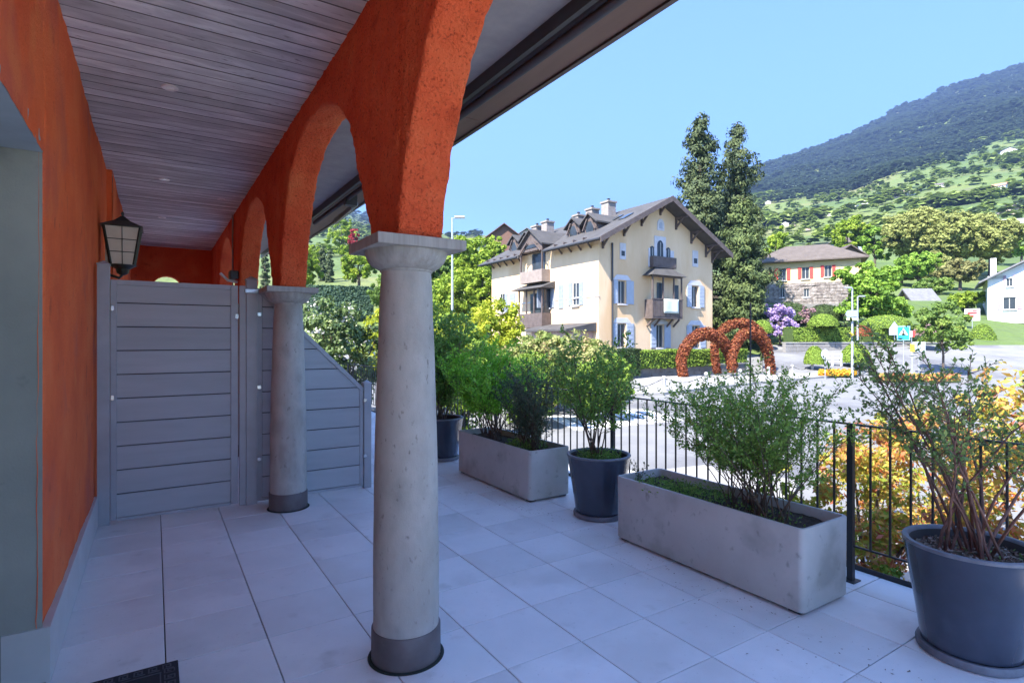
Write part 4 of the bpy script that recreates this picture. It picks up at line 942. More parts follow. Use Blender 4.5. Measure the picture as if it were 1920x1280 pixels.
def rect_holes(m, to3, u0, u1, v0, v1, holes, depth_vec):
    us = sorted({u0, u1, *[h[0] for h in holes], *[h[1] for h in holes]}); vs = sorted({v0, v1, *[h[2] for h in holes], *[h[3] for h in holes]})
    for a, b in zip(us, us[1:]):
        for c, d in zip(vs, vs[1:]):
            mu, mv = (a + b) / 2, (c + d) / 2
            if any(h[0] < mu < h[1] and h[2] < mv < h[3] for h in holes): continue
            m.add([to3(a, c), to3(b, c), to3(b, d), to3(a, d)], [(0, 1, 2, 3)])
    dv = Vector(depth_vec)
    for h in holes:
        q = [Vector(to3(h[0], h[2])), Vector(to3(h[1], h[2])), Vector(to3(h[1], h[3])), Vector(to3(h[0], h[3]))]
        m.add(q + [p + dv for p in q], [(0, 1, 5, 4), (1, 2, 6, 5), (2, 3, 7, 6), (3, 0, 4, 7)])
def gr(x0, x1, y0, y1):      # crop-5 rectangle -> gable plane (X0,X1,Z0,Z1)
    a, _ = onY(c5(x0, 0)[0], 0, YA); b, _ = onY(c5(x1, 0)[0], 0, YA); pm = c5((x0 + x1) / 2, y0); pn = c5((x0 + x1) / 2, y1)
    return a, b, onY(pm[0], pn[1], YA)[1], onY(pm[0], pm[1], YA)[1]
def lr(x0, x1, y0, y1, X=XA):
    a, _ = onX(c5(x0, 0)[0], 0, X); b, _ = onX(c5(x1, 0)[0], 0, X); pm = c5((x0 + x1) / 2, y0); pn = c5((x0 + x1) / 2, y1)
    return b, a, onX(pm[0], pn[1], X)[1], onX(pm[0], pm[1], X)[1]
gwin = [(993, 1042, 662, 815), (1483, 1527, 697, 838), (988, 1042, 948, 1105), (1247, 1295, 955, 1108), (1485, 1532, 962, 1110)]
gshut = [((958, 990), (1045, 1095)), ((1448, 1481), (1529, 1565)), ((955, 986), (1045, 1096)), ((1208, 1245), (1298, 1341)), ((1447, 1483), (1534, 1575))]
gh = [gr(*g_) for g_ in gwin]
m = MB()
rect_holes(m, lambda u, v: (u, YA, v), XA, XB, ZB, ZE, gh, (0, .22, 0))
lwin = [(690, 732, 675, 825), (510, 541, 702, 842), (205, 236, 748, 872)]
lh = [lr(*g_) for g_ in lwin]
rect_holes(m, lambda u, v: (XA, u, v), YA, YB, ZB, ZE, lh, (.09, 0, 0))
m.add([(XB, YA, ZB), (XB, YB, ZB), (XB, YB, ZE), (XB, YA, ZE), (XA, YB, ZB), (XA, YB, ZE)], [(0, 1, 2, 3), (1, 4, 5, 2)])
XE0, XE1, ZEV = 25.85, 40.2, 8.85; XM = (XE0 + XE1) / 2; ZR = 12.6; sl_ = (ZR - ZEV) / (XM - XE0)
zin = lambda X: ZEV + (min(X, 2 * XM - X) - XE0) * sl_ - .26
for yv in (YA, YB): m.add([(XA, yv, ZE), (XB, yv, ZE), (XB, yv, zin(XB)), (XM, yv, zin(XM)), (XA, yv, zin(XA))], [(0, 1, 2, 3, 4) if yv == YA else (4, 3, 2, 1, 0)])
part('wall', m, stucco, villa)
# roof slabs
Y0r, Y1r = YA - 1.25, YB + .8; th = .24
def slab(m, xa, za, xb, zb, y0, y1, th):
    m.prism([(xa, y0, za), (xb, y0, zb), (xb, y0, zb - th), (xa, y0, za - th)], (0, y1 - y0, 0))
m = MB(); slab(m, XE0, ZEV, XM, ZR, Y0r, 35.9, th); slab(m, XE0, ZEV, XM, ZR, 39.5, Y1r, th); slab(m, XE0 + 1.1, ZEV + 1.1 * sl_, XM, ZR, 35.9, 39.5, th); slab(m, XM, ZR, XE1, ZEV, Y0r, Y1r, th); part('roof', m, vroof, villa)
m = MB()
for (xa, za, xb, zb) in ((XE0 - .03, ZEV, XM, ZR + .02), (XM, ZR + .02, XE1 + .03, ZEV)): slab(m, xa, za + .03, xb, zb + .03, Y0r - .08, Y0r - .005, .42)
part('barge_board', m, vwood, villa)
for a, b in ((Y0r, 35.8), (39.6, Y1r)): part('gutter', MB().tube([(XE0 - .08, a, ZEV - .12), (XE0 - .08, b, ZEV - .12)], .08, 8), darkm, villa)
for X in (XA + .35, 29.2, 31.0, XM, 34.8, 36.6, 38.4, XB - .1):
    z = zin(X); m = MB(); m.bar((X, YA, z - .06), (X, Y0r + .05, z - .06), .14, .16); m.bar((X, YA - .02, z - .85), (X, YA - .75, z - .12), .12, .12); m.bar((X, YA - .07, z - .95), (X, YA - .07, z - .1), .13, .13, (1, 0, 0)); part('bracket', m, vwood, villa)
y = YA + .8
while y < YB:
    if not 35.5 < y < 39.8:
        z = zin(XA); m = MB(); m.bar((XA, y, z - .02), (XE0 + .1, y, z - .02 - .0), .11, .12); m.bar((XA - .02, y, z - .65), (XA - .55, y, z - .08), .1, .1); part('bracket', m, vwood, villa)
    y += 1.15
def window(parent, to3, r_, nrm, into, fm=wfr):
    u0, u1, v0, v1 = r_; d1 = Vector(into) * (nrm or .12); d2 = Vector(into) * ((nrm or .12) + .03)
    fr = MB(); f_ = .045
    for (a, b, c, d) in ((u0, u0 + f_, v0, v1), (u1 - f_, u1, v0, v1), (u0 + f_, u1 - f_, v0, v0 + f_), (u0 + f_, u1 - f_, v1 - f_, v1), ((u0 + u1) / 2 - .03, (u0 + u1) / 2 + .03, v0 + f_, v1 - f_)):
        q = [Vector(to3(a, c)) + d1, Vector(to3(b, c)) + d1, Vector(to3(b, d)) + d1, Vector(to3(a, d)) + d1]; fr.prism(q, Vector(into) * .05)
    w_ = part('window', fr, fm, parent)
    pn = MB(); pn.add([Vector(to3(a, b)) + d2 for a, b in ((u0, v0), (u1, v0), (u1, v1), (u0, v1))], [(0, 1, 2, 3)]); part('pane', pn, glass, w_)
    sl2 = MB(); q = [Vector(to3(u0 - .1, v0 - .12)), Vector(to3(u1 + .1, v0 - .12)), Vector(to3(u1 + .1, v0 - .02)), Vector(to3(u0 - .1, v0 - .02))]; sl2.prism(q, Vector(into) * -.16); part('sill', sl2, vtrim, w_)
    return w_
def shutter(parent, to3, u0, u1, v0, v1, into, m_):
    m = MB(); o_ = Vector(into) * -.01
    m.prism([Vector(to3(u0 + .02, v0)) + o_, Vector(to3(u1 - .02, v0)) + o_, Vector(to3(u1 - .02, v1)) + o_, Vector(to3(u0 + .02, v1)) + o_], Vector(into) * -.05)
    n = 6
    for k in range(n):
        a = v0 + (v1 - v0) * (k + .12) / n; b = v0 + (v1 - v0) * (k + .88) / n; o2 = Vector(into) * -.061
        m.prism([Vector(to3(u0 + .09, a)) + o2, Vector(to3(u1 - .09, a)) + o2, Vector(to3(u1 - .09, b)) + o2, Vector(to3(u0 + .09, b)) + o2], Vector(into) * -.012)
    return part('shutter', m, m_, parent)
G3 = lambda u, v: (u, YA, v); L3 = lambda u, v: (XA, u, v)
for h, (s1, s2) in zip(gh, gshut):
    window(villa, G3, h, None, (0, 1, 0))
    for s_ in (s1, s2):
        a = onY(c5(s_[0], 0)[0], 0, YA)[0]; b = onY(c5(s_[1], 0)[0], 0, YA)[0]; shutter(villa, G3, a, b, h[2] - .02, h[3] + .02, (0, 1, 0), vblue)
    m = MB(); m.prism([(h[0] - .55, YA - .04, h[3] + .05), (h[1] + .55, YA - .04, h[3] + .05), (h[1] + .15, YA - .04, h[3] + .42), (h[0] - .15, YA - .04, h[3] + .42)], (0, .035, 0)); part('window_head', m, vtrim, villa)
for h in lh:
    window(villa, L3, h, .02, (1, 0, 0))
for (x0, x1, y0, y1, m_) in ((660, 688, 672, 828, vwhite), (734, 762, 672, 825, vwhite), (543, 568, 698, 842, vwhite), (486, 508, 703, 845, vblue), (595, 630, 690, 848, vwhite), (238, 258, 746, 872, vwhite), (268, 308, 742, 874, vwhite)):
    a, b, c, d = lr(x0, x1, y0, y1); shutter(villa, L3, a, b, c, d, (1, 0, 0), m_)
a, b, c, d = lr(486, 508, 703, 845)
m = MB(); m.box((XA - .85, a - .05, c), (XA - .08, a, d)); part('shutter', m, vblue, villa, label='blue shutter standing open')
m = MB(); m.box((XA - .05, YA - .06, 4.85), (XA - .005, YB, 4.95)); part('string_course', m, vtrim, villa)
# small openings in gable
def plate(r_, dp, m_, nm, parent=villa, arch=False):
    u0, u1, v0, v1 = r_; m = MB(); pts = [(u0, v0), (u1, v0)]
    if arch:
        rr_ = (u1 - u0) / 2; vs_ = v1 - rr_
        pts += [((u0 + u1) / 2 + rr_ * math.cos(math.pi * k / 10), vs_ + rr_ * 1.2 * math.sin(math.pi * k / 10)) for k in range(11)]
    else: pts += [(u1, v1), (u0, v1)]
    m.prism([(p[0], YA - dp, p[1]) for p in pts], (0, dp - .002, 0)); return part(nm, m, m_, parent)
s_ = plate(gr(1193, 1362, 455, 578), .05, vtrim, 'window_surround'); plate(gr(1232, 1308, 368, 454), .05, vtrim, 'window_surround')
for r_, nm in (((1250, 1288, 400, 510), 'window'), ((1204, 1228, 435, 510), 'window'), ((1311, 1336, 445, 510), 'window')):
    w_ = plate(gr(*r_), .08, glass, 'window', arch=True)
    u0, u1, v0, v1 = gr(*r_); mm = MB(); mm.box(((u0 + u1) / 2 - .025, YA - .11, v0), ((u0 + u1) / 2 + .025, YA - .081, v1 - .1)); part('glazing_bar', mm, wfr, w_)
m = MB(); u0, u1, v0, v1 = gr(1200, 1352, 508, 572); m.box((u0, YA - .45, v0), (u1, YA - .39, v1)); m.box((u0, YA - .389, v0), (u0 + .06, YA, v1)); m.box((u1 - .06, YA - .389, v0), (u1, YA, v1)); m.box((u0, YA - .44, v0 - .1), (u1, YA, v0 - .01)); part('balcony', m, vwood, villa)
w_ = plate(gr(1252, 1298, 258, 328), .04, vtrim, 'window_surround', arch=True); plate(gr(1265, 1285, 275, 315), .06, mat('oculus', [(.3, (.30, .33, .4)), (.7, (.4, .43, .5))], rough=.3), 'window', arch=True)
for q in ((1003, 1042, 412, 520), (1487, 1524, 462, 570)):
    plate(gr(*q), .035, vtrim, 'window_surround'); cx5 = (q[0] + q[1]) / 2; plate(gr(cx5 - 10, cx5 + 11, q[2] + 52, q[2] + 85), .06, glass, 'window')
m = MB().tube([(onY(c5(948, 0)[0], 0, YA)[0], YA - .1, ZB), (onY(c5(948, 0)[0], 0, YA)[0], YA - .1, ZE - .2)], .07, 8); part('downpipe', m, darkm, villa)
# wooden oriel balcony on the gable
bal = thing('villa_balcony', 'dark wooden balcony with posts and small roof on the villa gable', 'balcony', ((onY(c5(1305, 0)[0], 0, YA)[0]), YA, 3.0))
BD = .8; yf = YA - BD
def grf(x0, x1, y0, y1):
    a, _ = onY(c5(x0, 0)[0], 0, yf); b, _ = onY(c5(x1, 0)[0], 0, yf); pm = c5((x0 + x1) / 2, y0)[0]; return a, b, onY(pm, c5(0, y1)[1], yf)[1], onY(pm, c5(0, y0)[1], yf)[1]
u0, u1, v0, v1 = grf(1222, 1422, 640, 905); _, _, _, vr = grf(1190, 1422, 788, 905)
m = MB(); m.box((u0, yf, v0), (u1, yf + .06, vr)); m.box((u0, yf + .061, v0), (u0 + .06, YA, vr)); m.box((u1 - .06, yf + .061, v0), (u1, YA, vr)); part('parapet', m, vwood, bal)
n = 12
for k in range(n): m = MB(); w_ = (u1 - u0) / n; m.box((u0 + k * w_ + .015, yf - .02, v0 + .05), (u0 + (k + 1) * w_ - .015, yf - .001, vr - .06)); part('parapet_board', m, vwood, bal)
m = MB(); m.box((u0 - .05, yf - .05, vr + .001), (u1 + .05, yf + .08, vr + .07)); part('handrail', m, vwood, bal)
m = MB(); m.box((u0, yf, v0 - .12), (u1, YA, v0 - .002)); part('floor', m, vwood, bal)
for X in (u0 + .06, u0 + (u1 - u0) * .36, u0 + (u1 - u0) * .72, u1 - .06): m = MB(); m.box((X - .05, yf + .0, vr + .075), (X + .05, yf + .1, v1 - .02)); part('post', m, vwood, bal)
m = MB(); m.box((u0, yf, v1 - .02), (u1, yf + .1, v1 + .1)); part('beam', m, vwood, bal)
for X in (u0 + .2, u0 + .95, u1 - .95, u1 - .2): m = MB(); m.bar((X, YA - .05, v0 - .7), (X, yf + .15, v0 - .16), .1, .12); part('bracket', m, vwood, bal)
m = MB(); e = .28; rz_ = .62
m.add([(u0 - e, yf - e, v1 + .1), (u1 + e, yf - e, v1 + .1), (u1 + e, YA, v1 + .1), (u0 - e, YA, v1 + .1), (u0 + .7, YA, v1 + rz_ + .1), (u1 - .7, YA, v1 + rz_ + .1), (u0 + .7, YA - .45, v1 + rz_ + .1), (u1 - .7, YA - .45, v1 + rz_ + .1)],
      [(0, 3, 2, 1), (0, 1, 7, 6), (1, 2, 5, 7), (3, 0, 6, 4), (6, 7, 5, 4)]); part('roof', m, vroof, bal)
w_ = MB(); uu = onY(c5(1270, 0)[0], 0, YA)[0]; w_.box((uu - .35, YA - .05, v0 + .05), (uu + .35, YA - .01, v1 - .35)); part('door', w_, glass, bal)
uu = onY(c5(1375, 0)[0], 0, YA)[0]; w_ = MB(); w_.box((uu - .3, YA - .05, v0 + .9), (uu + .3, YA - .01, v1 - .45)); part('window', w_, glass, bal)
cu = grf(1294, 1392, 788, 880)
def cl_fn(a, b): return (cu[0] + (cu[1] - cu[0]) * a, yf - .075 - .015 * math.sin(a * 9), cu[2] + (cu[3] + .02 - cu[2]) * b)
o = part('cloth', plane_grid(cl_fn, 12, 6), flat('cloth_white', (.62, .66, .62), .9, sc=2), None, sm=True); md = o.modifiers.new('s', 'SOLIDIFY'); md.thickness = .02; tag(o, 'white cloth hung over the rail of the wooden villa balcony', 'cloth')
# bay on the long facade
bay = thing('villa_bay', 'brown two storey wooden bay with loggia on the sunlit villa side', 'bay window', (XA - .5, 37.7, 2))
Yb0, Yb1 = 36.0, 39.4; Xf = XA - .95
m = MB(); m.box((Xf, Yb0, 2.9), (XA - .01, Yb1, 3.9)); part('parapet', m, vwood, bay)
m = MB(); m.box((Xf, Yb0, 2.75), (XA - .01, Yb1, 2.89)); part('floor', m, vwood, bay)
for y_ in (Yb0 + .06, Yb0 + 1.15, Yb1 - 1.15, Yb1 - .06): m = MB(); m.box((Xf + .01, y_ - .05, 3.901), (Xf + .11, y_ + .05, 5.85)); part('post', m, vwood, bay)
m = MB(); m.box((Xf + .25, Yb0 + .1, 3.91), (XA - .02, Yb0 + .16, 5.8)); m.box((XA - .06, Yb0 + .5, 3.3), (XA - .02, Yb1 - .5, 5.6)); part('glazing', m, glass, bay)
m = MB(); m.prism([(Xf - .5, Yb0 - .5, 5.86), (XA - .01, Yb0 - .5, 5.86), (XA - .01, Yb0 - .5, 6.4)], (0, Yb1 - Yb0 + 1, 0)); part('roof', m, vroof, bay)
m = MB(); m.box((Xf + .1, Yb0 + .15, 6.42), (XA - .01, Yb1 - .1, 7.4)); part('parapet', m, mat('bay_board', [(.3, (.2, .16, .14)), (.7, (.28, .23, .2))], rough=.8), bay)
for y_ in (Yb0 + .2, Yb1 - .16): m = MB(); m.box((Xf + .12, y_ - .05, 7.401), (Xf + .24, y_ + .05, 9.4)); part('post', m, vwood, bay)
m = MB(); m.box((XA - .08, Yb0 + .8, 6.5), (XA - .02, Yb1 - .8, 8.9)); part('glazing', m, glass, bay)
def dormer(yc, xf, z0, zt, hw, lb=None, xr=None, parent=None):
    t = parent; ze = zt - hw * .75
    xr = XE0 + (zt - ZEV) / sl_ + .3
    m = MB(); m.prism([(xf + .25, yc - hw, z0), (xf + .25, yc + hw, z0), (xf + .25, yc + hw, ze), (xf + .25, yc, zt - .1), (xf + .25, yc - hw, ze)], (xr - xf - .6, 0, 0)); part('dormer', m, vwood, t)
    for sgn in (-1, 1):
        m = MB(); m.prism([(xf, yc, zt + .05), (xf, yc + sgn * (hw + .3), ze - .18), (xf, yc + sgn * (hw + .3), ze - .30), (xf, yc, zt - .07)], (xr - xf, 0, 0)); part('dormer_roof', m, vroof, t)
        m = MB(); m.bar((xf + .12, yc + sgn * hw, ze - .75), (xf + .12, yc + sgn * hw * .3, ze + .1), .1, .1, (1, 0, 0)); part('bracket', m, vwood, t)
    m = MB(); m.box((xf + .20, yc - hw * .6, z0 + .25), (xf + .245, yc + hw * .6, ze - .1)); part('window', m, glass, t)
for yc in (32.9, 34.9, 41.6, 43.6): dormer(yc, 27.9, 9.3, 11.45, .72, parent=villa)
dormer(37.7, Xf - .1, 9.0, 10.75, 1.5, parent=villa)
for (X, Y, w1, zt) in ((31.6, 34.6, .42, 13.0), (31.4, 36.4, .4, 12.75), (31.2, 38.0, .35, 12.5), (30.8, 42.0, .42, 12.6), (30.6, 43.4, .4, 12.4)):
    m = MB(); m.box((X - w1, Y - w1, 11), (X + w1, Y + w1, zt)); m.box((X - w1 - .08, Y - w1 - .08, zt + .001), (X + w1 + .08, Y + w1 + .08, zt + .14)); c_ = part('chimney', m, mat('chimney_render', [(.3, (.22, .19, .17)), (.7, (.32, .28, .26))], rough=.9), villa)
    m = MB().lathe((X, Y, zt + .14), [(.12, 0), (.12, .22), (.16, .24), (.0, .3)], 8); part('chimney_cap', m, darkm, c_)
for (yy_, xx_) in ((30.6, 29.5), (32.0, 29.8)):
    zz0 = ZEV + (xx_ - XE0) * sl_; m = MB(); m.prism([(xx_, yy_, zz0 + .04), (xx_ + 1.0, yy_, zz0 + .04 + sl_), (xx_ + 1.0, yy_ + .7, zz0 + .04 + sl_), (xx_, yy_ + .7, zz0 + .04)], (0, 0, .05)); part('skylight', m, glass, villa)
# ground floor annex
ann = MB(); ann.box((XA - 2.2, YA + .6, ZB - .8), (XA - .01, 35.6, 2.35)); part('annex', ann, mat('annex_pink', [(.3, (.42, .30, .27)), (.7, (.5, .37, .33))], rough=.9), villa)
ann = MB(); ann.prism([(XA - 2.8, YA + .2, 2.36), (XA - .01, YA + .2, 2.36), (XA - .01, YA + .2, 3.0), (XA - 2.8, YA + .2, 2.5)], (0, 5.8, 0)); part('annex_roof', ann, vroof, villa)

# ------------------------------------------------------------------ other houses
def hipped(name, lb, o, ang, L, W, z0, z1, rh, wallm, roofm_, over=.6, ridge=.5, wins=(), base=None, group=None, gable=False, chim=None):
    """o: front-left corner (x,y); front runs along u from o; W = depth away from us"""
    t = thing(name, lb, 'house', (o[0], o[1], z0), group)
    u = Vector((math.cos(ang), math.sin(ang), 0)); v = Vector((-u.y, u.x, 0)); O = Vector((o[0], o[1], 0)); k = (0, 0, 1)
    holes = [(a, b, c, d) for (a, b, c, d, *_) in wins]
    T3 = lambda a, b: tuple(O + u * a + Vector((0, 0, b)))
    m = MB(); zb = base[0] if base else z0
    rect_holes(m, T3, 0, L, zb, z1, [h for h in holes if h[2] >= zb], v * .2)
    for a, b in (((0, 0), (0, W)), ((L, 0), (L, W)), ((0, W), (L, W))):
        p = O + u * a[0] + v * a[1]; q = O + u * b[0] + v * b[1]; m.add([(p.x, p.y, zb), (q.x, q.y, zb), (q.x, q.y, z1), (p.x, p.y, z1)], [(0, 1, 2, 3)])
    if gable == 'front':
        for vv in (0, W):
            p = [O + v * vv, O + u * L + v * vv, O + u * L / 2 + v * vv]; m.add([(p[0].x, p[0].y, z1), (p[1].x, p[1].y, z1), (p[2].x, p[2].y, z1 + rh - .15)], [(0, 1, 2)])
    if gable == 'side':
        for uu_ in (0, L):
            p = [O + u * uu_, O + u * uu_ + v * W, O + u * uu_ + v * W / 2]; m.add([(p[0].x, p[0].y, z1), (p[1].x, p[1].y, z1), (p[2].x, p[2].y, z1 + rh - .15)], [(0, 1, 2)])
    part('wall', m, wallm, t)
    if base:
        m = MB(); rect_holes(m, T3, 0, L, z0, zb, [h for h in holes if h[2] < zb], v * .2)
        for a, b in (((0, 0), (0, W)), ((L, 0), (L, W))):
            p = O + u * a[0] + v * a[1]; q = O + u * b[0] + v * b[1]; m.add([(p.x, p.y, z0), (q.x, q.y, z0), (q.x, q.y, zb), (p.x, p.y, zb)], [(0, 1, 2, 3)])
        part('stone_base', m, base[1], t)
    e = over; q = lambda a, b, z: tuple(O + u * a + v * b + Vector((0, 0, z)))
    m = MB(); dz = .14
    if gable == 'front':
        hh = rh / (L / 2) * e
        for sgn in (0, 1):
            x0 = -e if sgn == 0 else L + e; m.prism([q(x0, -e, z1 - hh), q(L / 2, -e, z1 + rh), q(L / 2, -e, z1 + rh + dz * 1.4), q(x0, -e, z1 - hh + dz * 1.4)], v * (W + 2 * e))
    elif gable == 'side':
        hh = rh / (W / 2) * e
        for sgn in (0, 1):
            y0 = -e if sgn == 0 else W + e; m.prism([q(-e, y0, z1 - hh), q(-e, W / 2, z1 + rh), q(-e, W / 2, z1 + rh + dz * 1.4), q(-e, y0, z1 - hh + dz * 1.4)], u * (L + 2 * e))
    else:
        rr_ = ridge * L / 2
        P8 = [q(-e, -e, z1), q(L + e, -e, z1), q(L + e, W + e, z1), q(-e, W + e, z1), q(-e, -e, z1 + dz), q(L + e, -e, z1 + dz), q(L + e, W + e, z1 + dz), q(-e, W + e, z1 + dz), q(L / 2 - rr_, W / 2, z1 + rh), q(L / 2 + rr_, W / 2, z1 + rh)]
        m.add(P8, [(0, 3, 2, 1), (0, 1, 5, 4), (1, 2, 6, 5), (2, 3, 7, 6), (3, 0, 4, 7), (4, 5, 9, 8), (5, 6, 9), (6, 7, 8, 9), (7, 4, 8)])
    rf = part('roof', m, roofm_, t)
    if chim:
        m = MB(); m.obb(O, u, v, k, (chim[0] - .26, chim[1] - .26, chim[2]), (chim[0] + .26, chim[1] + .26, chim[3])); part('chimney', m, chim[4], rf)
    for wn in wins:
        a, b, c, d = wn[:4]; window(t, T3, (a, b, c, d), None, v)
        if len(wn) > 4 and wn[4]:
            sw = (b - a) * .5; shutter(t, T3, a - sw - .02, a - .02, c, d, v, wn[4]); shutter(t, T3, b + .02, b + sw + .02, c, d, v, wn[4])
    return t
redsh = flat('shutter_red', (.62, .05, .04), .6, sc=2); ylw = mat('cream_wall', [(.3, (.62, .46, .24)), (.7, (.70, .53, .29))], scale=.7, rough=.9)
brroof = mat('brown_tile_roof', [(.3, (.085, .068, .055)), (.7, (.13, .105, .088))], scale=1.5, rough=.9, bump=[(7, .6, .04)])
rub = mat('rubble_stone', [(.35, (.13, .11, .10)), (.5, (.22, .19, .17)), (.65, (.30, .27, .25))], scale=2.2, rough=.95, bump=[(3, 1, .15)], detail=3)
A0 = P(1416, 71, 0); A1 = P(1592, 66.3, 0); ang = math.atan2(A1.y - A0.y, A1.x - A0.x); LL = (A1 - A0).length
def fw(x0, x1, y0, y1, LLn=LL):      # crop6 px rect -> along facade
    res = []
    for x in (x0, x1):
        px = 1360 + x * .297; t = tt(px); dr = Vector((SN + CS * t, CS - SN * t)); a = Vector((A0.x, A0.y)); u = Vector((math.cos(ang), math.sin(ang)))
        # a + s u = k dr
        det = -u.x * dr.y + dr.x * u.y; s = (a.x * dr.y - a.y * dr.x) / det * 1.0; res.append(s)
    dd = 68.5
    return res[0], res[1], H + dd * (638 - (360 + y1 * .297)) / F, H + dd * (638 - (360 + y0 * .297)) / F
wins = [(*fw(222, 272, 478, 555), redsh), (*fw(335, 385, 475, 552), redsh), (*fw(482, 530, 475, 548), redsh), (*fw(625, 672, 470, 542), redsh), (*fw(495, 530, 610, 662), None), (*fw(345, 375, 600, 660), None)]
wins = [(min(a, b), max(a, b), c, d, e) for a, b, c, d, e in wins]
rh_ = hipped('red_shuttered_house', 'cream house with red shutters, rough stone ground floor and brown hipped roof', (A0.x, A0.y), ang, LL + 1.2, 10.5, 5.6, 11.35, 2.75, ylw, brroof, .75, .42, wins, base=(8.75, rub), chim=None)
# stones proud of the base
t = rh_; m = MB(); u = Vector((math.cos(ang), math.sin(ang), 0)); v = Vector((-u.y, u.x, 0)); r6 = random.Random(5)
for r0_ in range(8):
    x = 0
    while x < LL + 1:
        w_ = r6.uniform(.35, .8); z_ = 5.7 + r0_ * .38
        if not any(h[0] - .1 < x + w_ and x < h[1] + .1 and h[2] - .1 < z_ + .36 and z_ < h[3] + .1 for h in wins): m.obb((A0.x, A0.y, 0), u, v, (0, 0, 1), (x + .02, -r6.uniform(.03, .12), z_ + .02), (x + w_ - .02, .0, z_ + .36))
        x += w_
part('stonework', m, rub, t, kind='stuff')
# terrain shelf/wall under it
wallseg('dark shaded garden wall under the red shuttered house', xy(1440, 66), xy(1610, 63), .5, 4.0, 5.9, stonew, False)
wh = mat('white_render', [(.3, (.66, .66, .68)), (.7, (.74, .74, .76))], scale=1, rough=.9)
greyroof = mat('grey_slate_roof', [(.3, (.13, .13, .14)), (.7, (.19, .19, .20))], scale=2, rough=.8, bump=[(8, .4, .03)])
W0 = P(1852, 62, 0); wang = math.atan2(-.9397, .342); WL = 11.0
def along(px, A, an):
    t = tt(px); dr = Vector((SN + CS * t, CS - SN * t)); u = Vector((math.cos(an), math.sin(an))); det = -u.x * dr.y + dr.x * u.y
    s_ = (A.x * dr.y - A.y * dr.x) / det; p_ = Vector((A.x, A.y)) + u * s_; return s_, dep(p_.x, p_.y)
def ww(x0, x1, y0, y1, sh=None):
    a, d1 = along(x0, W0, wang); b, d2 = along(x1, W0, wang); dm_ = (d1 + d2) / 2; return (a, b, H + dm_ * (638 - y1) / F, H + dm_ * (638 - y0) / F, sh)
wsh = flat('shutter_mauve', (.34, .24, .30), .7)
hipped('white_house', 'white gabled house with grey roof at the right border', (W0.x, W0.y), wang, WL, 9, 1.2, H + 62 * (638 - 524) / F, 3.1, wh, greyroof, .8, wins=[ww(1887, 1899, 516, 537, wsh), ww(1881, 1905, 557, 580, wsh), ww(1876, 1922, 606, 628)], gable='front', chim=(.6, 2.4, 8.4, 11.0, wh))
o = P(1558, 125, 0); zt = H + 125 * (638 - 462) / F
hipped('blue_house', 'small pale blue house with pyramid brown roof on the slope', (o.x, o.y), R(-50), 6.2, 6.2, zt - 6, zt + .6, 2.0, flat('pale_blue_wall', (.45, .52, .66), .9, sc=1), brroof, .6, .05, [(1.5, 2.3, zt - 1.6, zt - .4), (3.6, 4.4, zt - 1.6, zt - .4)])
o = P(1566, 98, 0); zt = H + 98 * (638 - 474) / F
hipped('chalet', 'dark roofed chalet behind the right end of the brown roof', (o.x, o.y), R(-40), 4.6, 6, zt - 6, zt - .4, 1.6, flat('chalet_brown', (.14, .09, .07), .9), flat('chalet_roof', (.10, .075, .07), .9), .7, gable='front')
o = P(1718, 72, 0); zt = H + 72 * (638 - 560) / F
hipped('garden_shed', 'small grey roofed shed between the maple and the street tree', (o.x, o.y), R(-35), 2.8, 4, zt - 3.6, zt - .6, 1.9, flat('shed_wall', (.3, .2, .17), .9), greyroof, .5, gable='side')
o = P(915, 125, 0); zt = H + 125 * (638 - 438) / F
hipped('chalet', 'dark brown gabled chalet on the slope behind the left end of the villa', (o.x, o.y), R(-30), 7.2, 8, zt - 8, zt - .6, 2.7, flat('chalet_brown', (.15, .08, .06), .9), flat('chalet_roof', (.12, .07, .06), .9), .9, gable='front')
o = P(965, 130, 0); zt = H + 130 * (638 - 440) / F
hipped('chalet', 'pale gabled house right of the dark chalet behind the villa', (o.x, o.y), R(-30), 5.6, 8, zt - 8, zt - .5, 1.9, flat('pale_wall', (.5, .52, .55), .9), greyroof, .8, gable='front')
pinkw = flat('far_pink_wall', (.62, .46, .40), .9, sc=.3); whf = flat('far_white_wall', (.68, .66, .64), .9, sc=.3); rfo = flat('far_orange_roof', (.42, .20, .13), .9, sc=.3); rfd = flat('far_dark_roof', (.12, .10, .10), .9, sc=.3)
